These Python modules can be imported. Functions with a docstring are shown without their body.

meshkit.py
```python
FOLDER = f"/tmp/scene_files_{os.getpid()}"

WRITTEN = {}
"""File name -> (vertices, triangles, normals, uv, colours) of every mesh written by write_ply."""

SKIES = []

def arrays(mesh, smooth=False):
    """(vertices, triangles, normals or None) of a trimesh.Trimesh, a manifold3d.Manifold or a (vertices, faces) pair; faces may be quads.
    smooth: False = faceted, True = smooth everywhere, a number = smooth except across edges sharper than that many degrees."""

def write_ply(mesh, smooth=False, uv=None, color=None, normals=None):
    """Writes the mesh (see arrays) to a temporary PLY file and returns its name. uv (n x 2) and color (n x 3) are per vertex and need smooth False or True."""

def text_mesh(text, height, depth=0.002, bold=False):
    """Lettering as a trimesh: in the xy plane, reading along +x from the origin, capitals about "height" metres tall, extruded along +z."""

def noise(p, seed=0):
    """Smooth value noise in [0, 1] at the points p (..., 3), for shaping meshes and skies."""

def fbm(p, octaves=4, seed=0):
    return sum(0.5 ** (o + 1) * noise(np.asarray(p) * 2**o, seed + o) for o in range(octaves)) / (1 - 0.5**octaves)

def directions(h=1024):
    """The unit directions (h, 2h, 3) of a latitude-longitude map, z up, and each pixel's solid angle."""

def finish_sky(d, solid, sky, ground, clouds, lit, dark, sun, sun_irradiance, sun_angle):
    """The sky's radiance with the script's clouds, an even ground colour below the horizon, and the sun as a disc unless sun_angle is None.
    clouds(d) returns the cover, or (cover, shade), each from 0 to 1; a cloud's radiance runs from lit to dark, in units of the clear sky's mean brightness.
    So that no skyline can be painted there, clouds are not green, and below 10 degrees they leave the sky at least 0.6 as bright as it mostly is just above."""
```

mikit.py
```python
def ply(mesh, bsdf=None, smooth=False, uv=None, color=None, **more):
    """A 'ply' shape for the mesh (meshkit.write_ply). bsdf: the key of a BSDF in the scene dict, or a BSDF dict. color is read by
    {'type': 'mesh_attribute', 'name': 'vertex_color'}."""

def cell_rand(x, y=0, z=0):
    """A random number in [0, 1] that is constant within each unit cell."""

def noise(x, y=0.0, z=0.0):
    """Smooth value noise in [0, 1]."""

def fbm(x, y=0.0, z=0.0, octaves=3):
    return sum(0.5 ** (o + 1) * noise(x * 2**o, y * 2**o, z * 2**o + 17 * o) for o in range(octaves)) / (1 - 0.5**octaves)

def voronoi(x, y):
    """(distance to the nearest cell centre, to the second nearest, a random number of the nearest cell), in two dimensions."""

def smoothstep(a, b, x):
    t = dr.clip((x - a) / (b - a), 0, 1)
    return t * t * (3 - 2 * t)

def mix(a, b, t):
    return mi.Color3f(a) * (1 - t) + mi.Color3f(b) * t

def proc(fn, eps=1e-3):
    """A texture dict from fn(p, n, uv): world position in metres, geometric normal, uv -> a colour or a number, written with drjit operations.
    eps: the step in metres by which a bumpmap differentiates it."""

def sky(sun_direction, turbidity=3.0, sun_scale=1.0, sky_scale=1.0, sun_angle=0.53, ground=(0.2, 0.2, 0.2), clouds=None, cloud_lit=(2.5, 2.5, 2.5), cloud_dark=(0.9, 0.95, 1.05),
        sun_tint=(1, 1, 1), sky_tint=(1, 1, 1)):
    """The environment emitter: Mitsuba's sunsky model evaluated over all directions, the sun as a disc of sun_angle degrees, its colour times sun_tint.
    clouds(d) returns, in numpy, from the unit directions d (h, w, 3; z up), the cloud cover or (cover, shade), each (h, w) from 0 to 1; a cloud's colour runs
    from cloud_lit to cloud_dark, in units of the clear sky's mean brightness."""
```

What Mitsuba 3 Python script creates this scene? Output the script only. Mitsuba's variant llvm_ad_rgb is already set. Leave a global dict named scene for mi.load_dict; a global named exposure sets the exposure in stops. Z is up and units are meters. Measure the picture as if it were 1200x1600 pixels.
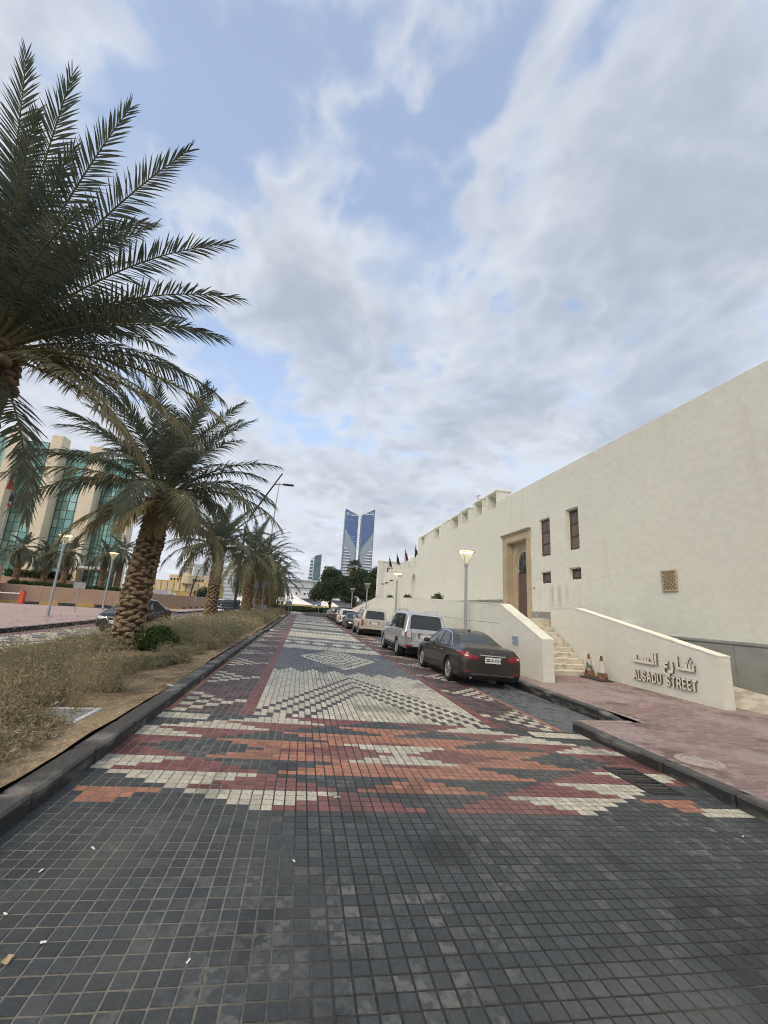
import math
import numpy as np, trimesh, manifold3d, shapely
from shapely.geometry import Polygon, LineString, box as sbox
from shapely.ops import unary_union
import drjit as dr
import mitsuba as mi
import mikit, meshkit
from mikit import noise, fbm, cell_rand, smoothstep, mix

T = mi.ScalarTransform4f
scene, labels = {}, {}
exposure = 3.1

# ---------------------------------------------------------------- camera
H, PITCH, ROLL, YAW, FPX = 1.748, 0.22691, 0.05854, 0.17686, 650.66
_f = np.array([math.sin(YAW), math.cos(YAW), 0.0]); _r = np.array([math.cos(YAW), -math.sin(YAW), 0.0]); _u = np.array([0, 0, 1.0])
_f, _u = _f * math.cos(PITCH) + _u * math.sin(PITCH), _u * math.cos(PITCH) - _f * math.sin(PITCH)
_u = _u * math.cos(ROLL) - _r * math.sin(ROLL)
scene['camera'] = {'type': 'perspective', 'fov': math.degrees(2 * math.atan(600 / FPX)), 'fov_axis': 'x', 'near_clip': 0.05, 'far_clip': 6000.0,
                   'to_world': T().look_at(origin=[0, 0, H], target=[float(_f[0]), float(_f[1]), float(H + _f[2])], up=[float(x) for x in _u])}

# ---------------------------------------------------------------- sky: broken cloud deck, weak veiled sun behind the camera
def clouds(d):
    z = np.maximum(d[..., 2], 0.0)
    k = 1.0 / (z + 0.30)
    q = np.stack([d[..., 0] * k, d[..., 1] * k, 0.5 * z], -1) * 2.75
    w = [meshkit.fbm(q * 1.2 + s, 4, e) - 0.5 for s, e in ((7.3, 3), (19.1, 8))]
    qq = q + 0.42 * np.stack([w[0], w[1], 0 * w[0]], -1)
    big = meshkit.fbm(qq * 0.9 + 3.7, 3, 21)
    mid = meshkit.fbm(qq * 2.3 + 1.3, 6, 31)
    bil = 1 - 2 * np.abs(meshkit.fbm(qq * 3.4 + 8.1, 6, 51) - 0.5)       # billows
    fine = meshkit.fbm(qq * 7.5 + 4.1, 5, 41)
    veil = meshkit.fbm(q * np.array([0.6, 1.5, 1]) + 31, 5, 61)

    def lump(az, el, r):
        az, el = math.radians(az), math.radians(el)
        c = np.array([math.sin(az) * math.cos(el), math.cos(az) * math.cos(el), math.sin(el)])
        return np.exp(-np.maximum(0, 1 - d @ c) / (1 - math.cos(math.radians(r))))
    gaps = sum(w * lump(*a) for w, a in GAPS)
    banks = sum(w * lump(*a) for w, a in BANKS)
    dens = 0.30 * big + 0.48 * mid + 0.36 * (bil - 0.62) + 0.16 * (fine - 0.5) + 0.088 - 0.17 * gaps + 0.15 * banks
    low = np.clip(1 - z / 0.40, 0, 1)
    dens = dens + 0.05 * low
    cover = np.clip((dens - 0.365) / 0.22, 0, 1)
    cover = cover * cover * (3 - 2 * cover)
    thin = np.clip(0.50 + 2.2 * (veil - 0.5) + 0.50 * low - 0.10 * gaps, 0.40, 0.93)
    cover = 1 - (1 - 0.86 * cover) * (1 - 0.80 * thin)
    core = np.clip((dens - 0.45) / 0.20, 0, 1)
    core = core * core * (3 - 2 * core)
    sh = 0.14 + 0.50 * core + 1.0 * (mid - 0.5) * core + 0.7 * (fine - 0.5) + 1.1 * (0.60 - bil) * (0.4 + 0.6 * core) + 0.46 * banks - 0.30 * low
    thinness = np.clip((0.46 - dens) / 0.12, 0, 1)
    sh = sh * (1 - thinness) + thinness * (0.22 + 0.8 * (veil - 0.5))
    sh = np.where(sh > 0.55, 0.55 + 0.4 * np.tanh((sh - 0.55) / 0.5), sh)
    return cover, np.clip(sh, 0, 1)

# openings of blue and heavier grey banks of the cloud deck, as (weight, (azimuth, elevation, radius in degrees))
GAPS = [(1.0, (13, 45, 6)), (0.9, (9, 40.5, 4)), (1.0, (4, 49, 6)), (1.0, (-14, 58, 10)), (0.7, (24, 62, 8)), (0.8, (2, 60, 8)), (0.9, (-24, 50, 8)), (1.0, (-6, 25, 6)), (0.9, (-15, 30, 6)), (0.6, (20, 53, 5)), (0.5, (-30, 38, 7)), (0.5, (-12, 40, 4))]
BANKS = [(1.0, (8, 36.5, 4)), (0.9, (-0.5, 33, 5)), (0.9, (-5, 41, 5)), (0.9, (45.5, 44, 6)), (1.0, (54, 41, 6)), (1.2, (48, 29, 7)), (1.0, (37, 37, 5)), (0.7, (21.5, 27, 5)), (0.5, (12, 16, 6)), (0.7, (57, 50, 5)), (0.6, (30, 30, 5))]

scene['sky'] = mikit.sky((-0.75, -0.85, 0.95), turbidity=3.5, sun_scale=0.16, sun_angle=32, sky_scale=1.0, clouds=clouds, cloud_lit=(0.95, 0.995, 1.075), cloud_dark=(0.53, 0.60, 0.72),
                         sun_tint=(1.0, 0.975, 0.91), sky_tint=(1.13, 1.04, 0.98), ground=(0.2, 0.19, 0.17))

# ---------------------------------------------------------------- helpers
def srgb(r, g, b):
    return [((c / 255) / 12.92 if c / 255 <= 0.04045 else ((c / 255 + 0.055) / 1.055) ** 2.4) for c in (r, g, b)]

def rgb(c):
    return {'type': 'rgb', 'value': [float(x) for x in c]}

def mat(key, base, rough=0.7, two=True, bump=None, bscale=1.0, **kw):
    """A principled BSDF; base is a colour or a function of (p, n, uv); bump a height function in metres."""
    b = {'type': 'principled', 'base_color': mikit.proc(base) if callable(base) else rgb(base), 'roughness': mikit.proc(rough) if callable(rough) else float(rough)}
    b.update({k: float(v) for k, v in kw.items()})
    b.setdefault('specular', 0.4)
    if bump is not None:
        b = {'type': 'bumpmap', 'arbitrary': mikit.proc(bump, eps=0.002), 'scale': float(bscale), 'bsdf': b}
    scene[key] = {'type': 'twosided', 'bsdf': b} if two else b
    return key

def join(parts):
    v, f, n = [], [], 0
    for a, b in parts:
        b = np.asarray(b, int)
        if b.shape[1] == 4:
            b = np.vstack([b[:, [0, 1, 2]], b[:, [0, 2, 3]]])
        v.append(np.asarray(a, float)); f.append(b + n); n += len(a)
    return np.vstack(v), np.vstack(f)

BOXF = np.array([[0, 2, 3, 1], [4, 5, 7, 6], [0, 1, 5, 4], [2, 6, 7, 3], [0, 4, 6, 2], [1, 3, 7, 5]])
def bx(x0, x1, y0, y1, z0, z1):
    return np.array([[x, y, z] for z in (z0, z1) for y in (y0, y1) for x in (x0, x1)], float), BOXF

_s = np.array([[x, y, z] for x in (-1, 1) for y in (-1, 1) for z in (-1, 1)], float)
_cb = np.vstack([_s * (1 - np.eye(3)[k] * 0) - 0 * _s for k in range(3)])
_cm = np.vstack([np.tile(1 - np.eye(3)[k], (8, 1)) for k in range(3)])
_hull = trimesh.convex.convex_hull(np.vstack([_s * (1 - 0.2 * (1 - np.eye(3)[k])) for k in range(3)]), qhull_options='Qt')
_order = np.array([int(np.argmin(np.linalg.norm(np.vstack([_s * (1 - 0.2 * (1 - np.eye(3)[k])) for k in range(3)]) - p, axis=1))) for p in _hull.vertices])
_CF = _order[_hull.faces]
def cbx(x0, x1, y0, y1, z0, z1, c=0.01):
    """A box with chamfered edges."""
    h = np.array([x1 - x0, y1 - y0, z1 - z0]) / 2; m = np.array([x1 + x0, y1 + y0, z1 + z0]) / 2
    return np.vstack([_s * (h - c * (1 - np.eye(3)[k])) for k in range(3)]) + m, _CF

def tube(path, rad, sides=8, cap=True):
    p = np.asarray(path, float); n = len(p); rad = np.broadcast_to(rad, (n,))
    t = np.gradient(p, axis=0); t /= np.linalg.norm(t, axis=1, keepdims=True) + 1e-12
    ref = np.where(np.abs(t[:, 2:]) < 0.9, [0, 0, 1.0], [1.0, 0, 0])
    a = np.cross(t, ref); a /= np.linalg.norm(a, axis=1, keepdims=True) + 1e-12
    b = np.cross(t, a); g = np.arange(sides) * 2 * np.pi / sides
    v = (p[:, None] + rad[:, None, None] * (np.cos(g)[None, :, None] * a[:, None] + np.sin(g)[None, :, None] * b[:, None])).reshape(-1, 3)
    i, j = np.meshgrid(np.arange(n - 1), np.arange(sides), indexing='ij')
    q = np.stack([i * sides + j, i * sides + (j + 1) % sides, (i + 1) * sides + (j + 1) % sides, (i + 1) * sides + j], -1).reshape(-1, 4)
    f = np.vstack([q[:, [0, 1, 2]], q[:, [0, 2, 3]]])
    if cap:
        k = np.arange(sides)
        v = np.vstack([v, p[0], p[-1]])
        f = np.vstack([f, np.stack([(k + 1) % sides, k, np.full(sides, n * sides)], 1), np.stack([(n - 1) * sides + k, (n - 1) * sides + (k + 1) % sides, np.full(sides, n * sides + 1)], 1)])
    return v, f

def lathe(prof, sides=24, centre=(0, 0, 0)):
    """Profile of (radius, z) turned about z."""
    prof = np.asarray(prof, float); n = len(prof); g = np.arange(sides) * 2 * np.pi / sides
    v = np.stack([prof[:, 0:1] * np.cos(g), prof[:, 0:1] * np.sin(g), np.repeat(prof[:, 1:2], sides, 1)], -1).reshape(-1, 3) + centre
    i, j = np.meshgrid(np.arange(n - 1), np.arange(sides), indexing='ij')
    q = np.stack([i * sides + j, i * sides + (j + 1) % sides, (i + 1) * sides + (j + 1) % sides, (i + 1) * sides + j], -1).reshape(-1, 4)
    return v, np.vstack([q[:, [0, 1, 2]], q[:, [0, 2, 3]]])

def prism(poly, depth, holes=()):
    """Extrudes a polygon (in x, y) along z from 0 to depth."""
    p = poly if hasattr(poly, 'geom_type') else Polygon(poly, holes)
    ms = [trimesh.creation.extrude_polygon(g, depth, engine='earcut') for g in getattr(p, 'geoms', [p]) if g.area > 1e-9]
    return join([(np.array(m.vertices), np.array(m.faces)) for m in ms])

def remap(m, f):
    """Maps the vertices (n, 3) by f."""
    return np.asarray(f(np.asarray(m[0]))), m[1]

def yz_x(m, x0):
    """A prism drawn in (y, z) and standing out from x0 towards -x."""
    return remap(m, lambda v: np.stack([x0 - v[:, 2], v[:, 0], v[:, 1]], 1))

def xz_y(m, y0):
    """A prism drawn in (x, z) and standing out from y0 towards -y."""
    return remap(m, lambda v: np.stack([v[:, 0], y0 - v[:, 2], v[:, 1]], 1))

def man(m):
    v, f = (np.asarray(m.vertices), np.asarray(m.faces)) if hasattr(m, 'faces') else m
    f = np.asarray(f)
    if f.shape[1] == 4:
        f = np.vstack([f[:, [0, 1, 2]], f[:, [0, 2, 3]]])
    v = np.asarray(v, np.float32)
    r = manifold3d.Manifold(manifold3d.Mesh(vert_properties=v, tri_verts=f.astype(np.uint32)))
    if r.volume() < 0:
        r = manifold3d.Manifold(manifold3d.Mesh(vert_properties=v, tri_verts=f[:, ::-1].astype(np.uint32).copy()))
    return r

def unman(m):
    k = m.to_mesh()
    return np.asarray(k.vert_properties[:, :3], float), np.asarray(k.tri_verts, int)

_used = {}
def num(key):
    """key, or key_001, key_002 ... when it is taken."""
    n = _used.get(key, -1) + 1
    _used[key] = n
    return key if n == 0 else f'{key}_{n:03d}'

def put(key, m, bsdf, smooth=False, M=None, uv=None, **kw):
    """Adds one shape under the (numbered) key; m is (vertices, faces) or a ply dict to reuse."""
    key = num(key)
    s = dict(m) if isinstance(m, dict) else mikit.ply(m, bsdf, smooth=smooth, uv=uv, **kw)
    if M is not None:
        s['to_world'] = M
    scene[key] = s
    return key

def thing(name, label, cat, group=None):
    key = num(name)
    labels[key] = {'label': label, 'category': cat}
    if group:
        labels[key]['group'] = group
    return key

def structure(key, label=None):
    labels[key] = {'kind': 'structure', **({'label': label} if label else {})}

def mass(key, label=None, cat=None):
    labels[key] = {'kind': 'stuff', **({'label': label} if label else {}), **({'category': cat} if cat else {})}

# ---------------------------------------------------------------- materials
def tone(p, s=1.0, o=4, seed=0.0):
    return fbm(p.x * s + seed, p.y * s + seed * 1.7, p.z * s, o)

PAVE = [(.053, .0610, .0640), (.465, .445, .365), (.185, .076, .072), (.34, .16, .105), (.118, .075, .078), (.068, .053, .053), (.108, .120, .134), (.270, .190, .182), (.240, .168, .162), (.20, .21, .22)]
def pave_col(p, n, uv):
    k = dr.floor(uv.x * 16); rnd = uv.y
    c = mi.Color3f(0.0)
    for a, col in enumerate(PAVE):
        c = dr.select(dr.abs(k - a) < 0.5, mi.Color3f(*col), c)
    g = fbm(p.x * 55, p.y * 55, 0, 3); s = fbm(p.x * 0.9 + 3, p.y * 0.9, 0, 3)
    c = c * (0.80 + 0.34 * rnd) * (0.72 + 0.56 * g)
    oil = smoothstep(0.63, 0.74, fbm(p.x * 1.5 + 5, p.y * 1.1 + 2, 1, 4)) * 0.38
    c = c * (1 - oil)
    bloom = smoothstep(0.62, 0.98, rnd * 0.40 + 0.80 * fbm(p.x * 1.1 + 9, p.y * 1.1, 0, 3)) * smoothstep(0.38, 0.62, fbm(p.x * 24, p.y * 24, 3, 3))
    bloom = bloom * dr.select(k < 0.5, 0.55, 0.15)
    dust = smoothstep(0.48, 0.75, s) * dr.select(k > 6.5, 0.5, 0.16)
    c = mix(c, mi.Color3f(.19, .185, .17), bloom)
    return mix(c, dr.select(k > 6.5, mi.Color3f(.36, .305, .29), mi.Color3f(.24, .22, .19)), dust)
mat('paver_stone', pave_col, 0.60, specular=0.45, bump=lambda p, n, uv: fbm(p.x * 90, p.y * 90, p.z * 90, 3) * 0.004)
def joint_col(p, n, uv):
    s = fbm(p.x * 0.55 + 2.2, p.y * 0.4 + 5, 0, 3)
    w = smoothstep(0.40, 0.62, 0.22 + 0.6 * s + 0.20 * smoothstep(0.5, -0.7, p.x) - 0.20 * smoothstep(0.15, 1.2, p.x) + 0.24 * smoothstep(1.3, 2.2, p.x) * smoothstep(3.0, 2.2, p.y))
    return mix(mi.Color3f(.045, .046, .046), mi.Color3f(.20, .19, .168), w) * (0.7 + 0.6 * fbm(p.x * 40, p.y * 40, 0, 2))
mat('joint_sand', joint_col, 0.95, specular=0.1)
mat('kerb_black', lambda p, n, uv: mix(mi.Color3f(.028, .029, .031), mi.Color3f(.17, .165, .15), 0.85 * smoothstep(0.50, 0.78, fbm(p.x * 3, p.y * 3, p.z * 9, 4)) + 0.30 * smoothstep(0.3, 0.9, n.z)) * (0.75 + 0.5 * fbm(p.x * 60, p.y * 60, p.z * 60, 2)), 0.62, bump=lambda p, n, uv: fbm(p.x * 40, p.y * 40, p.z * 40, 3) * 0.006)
def soil_col(p, n, uv):
    a = fbm(p.x * 1.4, p.y * 1.4, 0, 4); b = fbm(p.x * 30, p.y * 30, 0, 3)
    return mix(mi.Color3f(.30, .235, .155), mi.Color3f(.17, .125, .08), smoothstep(0.4, 0.62, a)) * (0.6 + 0.8 * b)
mat('soil', soil_col, 0.95, specular=0.1, bump=lambda p, n, uv: fbm(p.x * 25, p.y * 25, 0, 4) * 0.03)
def pink_col(p, n, uv):
    a = fbm(p.x * 0.5, p.y * 0.5, 3, 4); r = cell_rand(dr.floor(p.x * 10), dr.floor(p.y * 5 + 0.5 * dr.floor(p.x * 10)), 1)
    return mix(mi.Color3f(.33, .255, .24), mi.Color3f(.28, .21, .20), a) * (0.86 + 0.28 * r) * (0.8 + 0.4 * fbm(p.x * 20, p.y * 20, 0, 2))
mat('pink_paving', pink_col, 0.85, specular=0.2)
def far_road_col(p, n, uv):
    t = p.y * 0.62 + dr.abs(dr.abs((p.x + 8.8)) - 1.0) * 1.1
    b = t - dr.floor(t)
    s = smoothstep(0.36, 0.42, b) * smoothstep(0.92, 0.86, b)
    c = mix(mi.Color3f(.40, .37, .31), mi.Color3f(.115, .118, .122), s * smoothstep(0.25, 0.45, cell_rand(dr.floor(p.y * 5), dr.floor(p.x * 2.5), 2)))
    e = smoothstep(-10.0, -10.1, p.x)
    c = mix(c, mi.Color3f(.15, .085, .085), e * 0.85)
    return c * (0.8 + 0.4 * fbm(p.x * 14, p.y * 14, 0, 3))
mat('far_road_paving', far_road_col, 0.75, specular=0.3)
mat('asphalt', lambda p, n, uv: mi.Color3f(.075, .078, .082) * (0.7 + 0.6 * fbm(p.x * 8, p.y * 8, 0, 4)), 0.85)
mat('ground_dust', lambda p, n, uv: mix(mi.Color3f(.24, .20, .155), mi.Color3f(.17, .145, .12), fbm(p.x * .1, p.y * .1, 0, 4)), 0.95)
def stucco_col(p, n, uv):
    a = fbm(p.x * 0.35, p.y * 0.35, p.z * 0.35, 4); b = fbm(p.x * 7, p.y * 7, p.z * 7, 3)
    c = mix(mi.Color3f(.650, .664, .602), mi.Color3f(.630, .644, .583), smoothstep(0.3, 0.7, a)) * (0.93 + 0.14 * b)
    run = smoothstep(0.52, 0.80, fbm(p.y * 3.1, p.z * 0.22, p.x, 3)) * smoothstep(0.4, 0.65, fbm(p.y * .3 + 3, p.z * 0.5, 1, 2))
    return mix(c, mi.Color3f(.42, .395, .33), 0.16 * run)
mat('stucco', stucco_col, 0.9, specular=0.2, bump=lambda p, n, uv: fbm(p.x * 2.2, p.y * 2.2, p.z * 2.2, 5) * 0.022)
def museum_col(p, n, uv):
    c = stucco_col(p, n, uv)
    y, z = p.y, p.z
    st = smoothstep(3.35, 3.0, z) * smoothstep(1.7, 2.7, z) * smoothstep(15.5, 16.1, y) * smoothstep(19.2, 18.4, y)
    st = st * smoothstep(0.42, 0.62, fbm(y * 3.6, z * 0.35, 2, 3))
    return mix(c, mi.Color3f(.33, .29, .22), 0.5 * st)
mat('museum_stucco', museum_col, 0.9, specular=0.2, bump=lambda p, n, uv: fbm(p.x * 1.6, p.y * 1.6, p.z * 1.6, 5) * 0.016)
mat('coping', lambda p, n, uv: mi.Color3f(.72, .725, .625) * (0.85 + 0.3 * fbm(p.x * 4, p.y * 4, p.z * 4, 4)), 0.85, specular=0.2)
mat('dado_cement', lambda p, n, uv: mi.Color3f(.24, .25, .235) * (0.62 + 0.76 * fbm(p.x * 2.2, p.y * 2.2, p.z * 2.2, 5)), 0.85, bump=lambda p, n, uv: fbm(p.x * 30, p.y * 30, p.z * 30, 3) * 0.006)
mat('limestone', lambda p, n, uv: mix(mi.Color3f(.46, .395, .29), mi.Color3f(.35, .29, .205), fbm(p.x * 1.5, p.y * 1.5, p.z * 1.5, 3)) * (0.72 + 0.56 * fbm(p.x * 22, p.y * 22, p.z * 22, 3)), 0.88, bump=lambda p, n, uv: fbm(p.x * 18, p.y * 18, p.z * 18, 4) * 0.012)
mat('step_stone', lambda p, n, uv: mix(mi.Color3f(.56, .525, .44), mi.Color3f(.40, .36, .29), smoothstep(0.4, 0.7, fbm(p.x * 5, p.y * 5, p.z * 5, 4))), 0.85)
def wood_col(p, n, uv):
    g = fbm(p.x * 30, p.y * 30, p.z * 1.6, 4); r = cell_rand(dr.floor(p.y * 9.5), 3, 1)
    return mix(mi.Color3f(.075, .05, .04), mi.Color3f(.15, .105, .085), g) * (0.75 + 0.5 * r)
mat('old_wood', wood_col, 0.75, bump=lambda p, n, uv: fbm(p.x * 40, p.y * 40, p.z * 2, 3) * 0.004)
mat('dark_glass', (.02, .024, .028), 0.06, specular=0.7)
mat('car_glass', (.018, .022, .024), 0.04, specular=0.75)
mat('pale_glass', (.10, .125, .125), 0.08, specular=0.7)
mat('grey_metal', lambda p, n, uv: mi.Color3f(.36, .38, .39) * (0.85 + 0.3 * fbm(p.x * 6, p.y * 6, p.z * 2, 3)), 0.45, metallic=0.3)
mat('black_metal', (.02, .021, .023), 0.5)
mat('chrome', (.75, .76, .77), 0.16, metallic=1.0)
mat('rim_metal', (.42, .43, .44), 0.3, metallic=0.85)
mat('rubber', lambda p, n, uv: mi.Color3f(.018, .018, .019) * (0.8 + 0.5 * fbm(p.x * 20, p.y * 20, p.z * 20, 2)), 0.8)
mat('black_plastic', (.016, .016, .017), 0.55)
mat('red_lens', (.24, .010, .012), 0.10, clearcoat=1.0, specular=0.6)
mat('clear_lens', (.55, .56, .57), 0.12, clearcoat=1.0, specular=0.6)
mat('plate_white', (.66, .67, .66), 0.5)
mat('ink', (.03, .03, .035), 0.6)
mat('white_paint', lambda p, n, uv: mi.Color3f(.72, .72, .70) * (0.9 + 0.2 * fbm(p.x * 3, p.y * 3, p.z * 3, 3)), 0.6)
mat('white_canvas', (.78, .76, .72), 0.8)
for _k, _c, _m in (('paint_brown', (.046, .040, .0355), .4), ('paint_silver', (.50, .52, .545), .6), ('paint_beige', (.52, .49, .42), .35), ('paint_black', (.010, .011, .013), .2), ('paint_white', (.68, .69, .69), .0), ('paint_grey', (.10, .105, .11), .5), ('paint_navy', (.012, .014, .018), .1)):
    mat(_k, _c, 0.2, metallic=_m, clearcoat=1.0, clearcoat_gloss=0.92)

# ---------------------------------------------------------------- ground and roads
CROSS = 0.0453                                  # the street falls to the right, to its gully grate
def rz(x):
    return -CROSS * x
def sheet(x0, x1, y0, y1, z, nx=2, ny=2):
    """A sheet at height z, a number or a function of x and y."""
    gx, gy = np.meshgrid(np.linspace(x0, x1, nx), np.linspace(y0, y1, ny), indexing='ij')
    gz = z(gx, gy) if callable(z) else np.full_like(gx, z)
    i, j = np.meshgrid(np.arange(nx - 1), np.arange(ny - 1), indexing='ij')
    a = i * ny + j
    return np.stack([gx, gy, gz], -1).reshape(-1, 3), np.stack([a, a + ny, a + ny + 1, a + 1], -1).reshape(-1, 4)

put('ground', sheet(-1450, 1450, -60, 1850, -0.62), 'ground_dust'); structure('ground')
GRATE = (4.24, 4.70, 4.82, 5.62)
road = join([sheet(-1.88, 6.9, -4, 4.82, lambda x, y: rz(x) - 0.0042, 24, 6), sheet(-1.88, 4.24, 4.82, 5.62, lambda x, y: rz(x) - 0.0042, 12, 4), sheet(4.70, 6.9, 4.82, 5.62, lambda x, y: rz(x) - 0.0042, 6, 4), sheet(-1.88, 6.9, 5.62, 90, lambda x, y: rz(x) - 0.0042, 24, 40)])
put('road', road, 'joint_sand'); structure('road')

def half_w(r):
    return (1, 3, 5, 7)[r]
def band(i, row):
    """Colour of the woven band of stepped motifs, 31 rows deep and mirrored about i = 12.5 and row 15."""
    m = i if i <= 12 else 25 - i
    r = row if row <= 15 else 30 - row
    low = row < 15
    if r <= 3:
        w = half_w(r)
        if abs(m + 3.5) <= w: return 1
        if abs(m - 12.5) <= w: return 0
        if m < -3.5:
            if low and -20 + r * 0.3 <= m <= (-18, -16, -15, -13)[r] and m > -19 + (2 - r) * 0.6: return 3
            if low and i > 42 and r < 2: return 1
            return 1 if (not low and m <= -14 and r > 0) else 0
        return 2
    if r <= 7:
        w = half_w(r - 4)
        if abs(m + 11.5) <= w: return 1
        if abs(m - 4.5) <= w: return 0
        if m < -11.5: return 0
        return 2 if m < 4.5 else 3
    if 12 <= row <= 18:
        if abs(m + 11.5) <= 7 - 2 * abs(row - 15): return 0
        if abs(m - 12.5) <= 1 + 2 * abs(row - 15): return 1
        if m < -11.5: return 2
        return 2 if abs(m - 12) < 15 - 3 * abs(row - 15) else 3
    w = half_w(r - 8) if r <= 11 else 7
    if abs(m + 19.5) <= w: return 1
    if abs(m + 3.5) <= w: return 0
    if m < -3.5: return 2
    return 2 if abs(m - 12) < 15 - 3 * abs(row - 15) else 3

_rs = np.random.RandomState(5)
_rb = _rs.rand(4000)
def pave(i, j):
    """Colour of the paver in column i, row j of the street."""
    if j < 0:
        return 0
    if j < 31:
        return band(i, j)
    m = i if i <= 12 else 25 - i
    k = j - 31
    if i >= 47: return 6 if _rb[(j * 31 + i * 7) % 4000] > .12 else 0
    if i == -20 or i == 46: return 3
    if m in (-9, -8): return 2
    if m < -9:
        ci, cj = (m + 19) // 2, k // 2
        c0 = 4 + 12 * ((cj + 2) // 12)
        if abs(cj - c0 + 0.6) <= (5 - ci) * 0.62 + 0.3 and (ci + cj) % 2 == 0: return 1
        return 4 if _rb[(cj * 7 + ci * 3) % 4000] > 0.42 else 5
    d = abs(i - 12.5) - 0.5
    b = k // 2                                   # bricks two rows long
    if j < 84:
        saw = 23 + min(int(d) % 6, 6 - int(d) % 6)
        if b >= saw: return 6
        q = 20 - b
        if 0 <= q - d <= 9 and (q - int(d)) % 3 == 0: return 5 if d > 0 else 6
        return 1
    if j < 136:
        e = int(d) + abs((j - 112) // 2 + (0 if j >= 112 else 1))
        if e <= 12: return 6 if e % 3 == 1 else 1
        return 6
    t = j - 136
    if t < 16: return 1
    if t < 38:
        e = (int(d) % 8) - 4
        return 1 if abs(e) * 2 + abs(t - 27) < 9 else 6
    if t < 52: return 1 if (t // 6) % 2 else 9
    if t < 62: return 6
    if t < 84: return 1
    h = (t // 14 * 2654435761) % 5
    return (6, 1, 9, 1, 6)[h]

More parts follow.
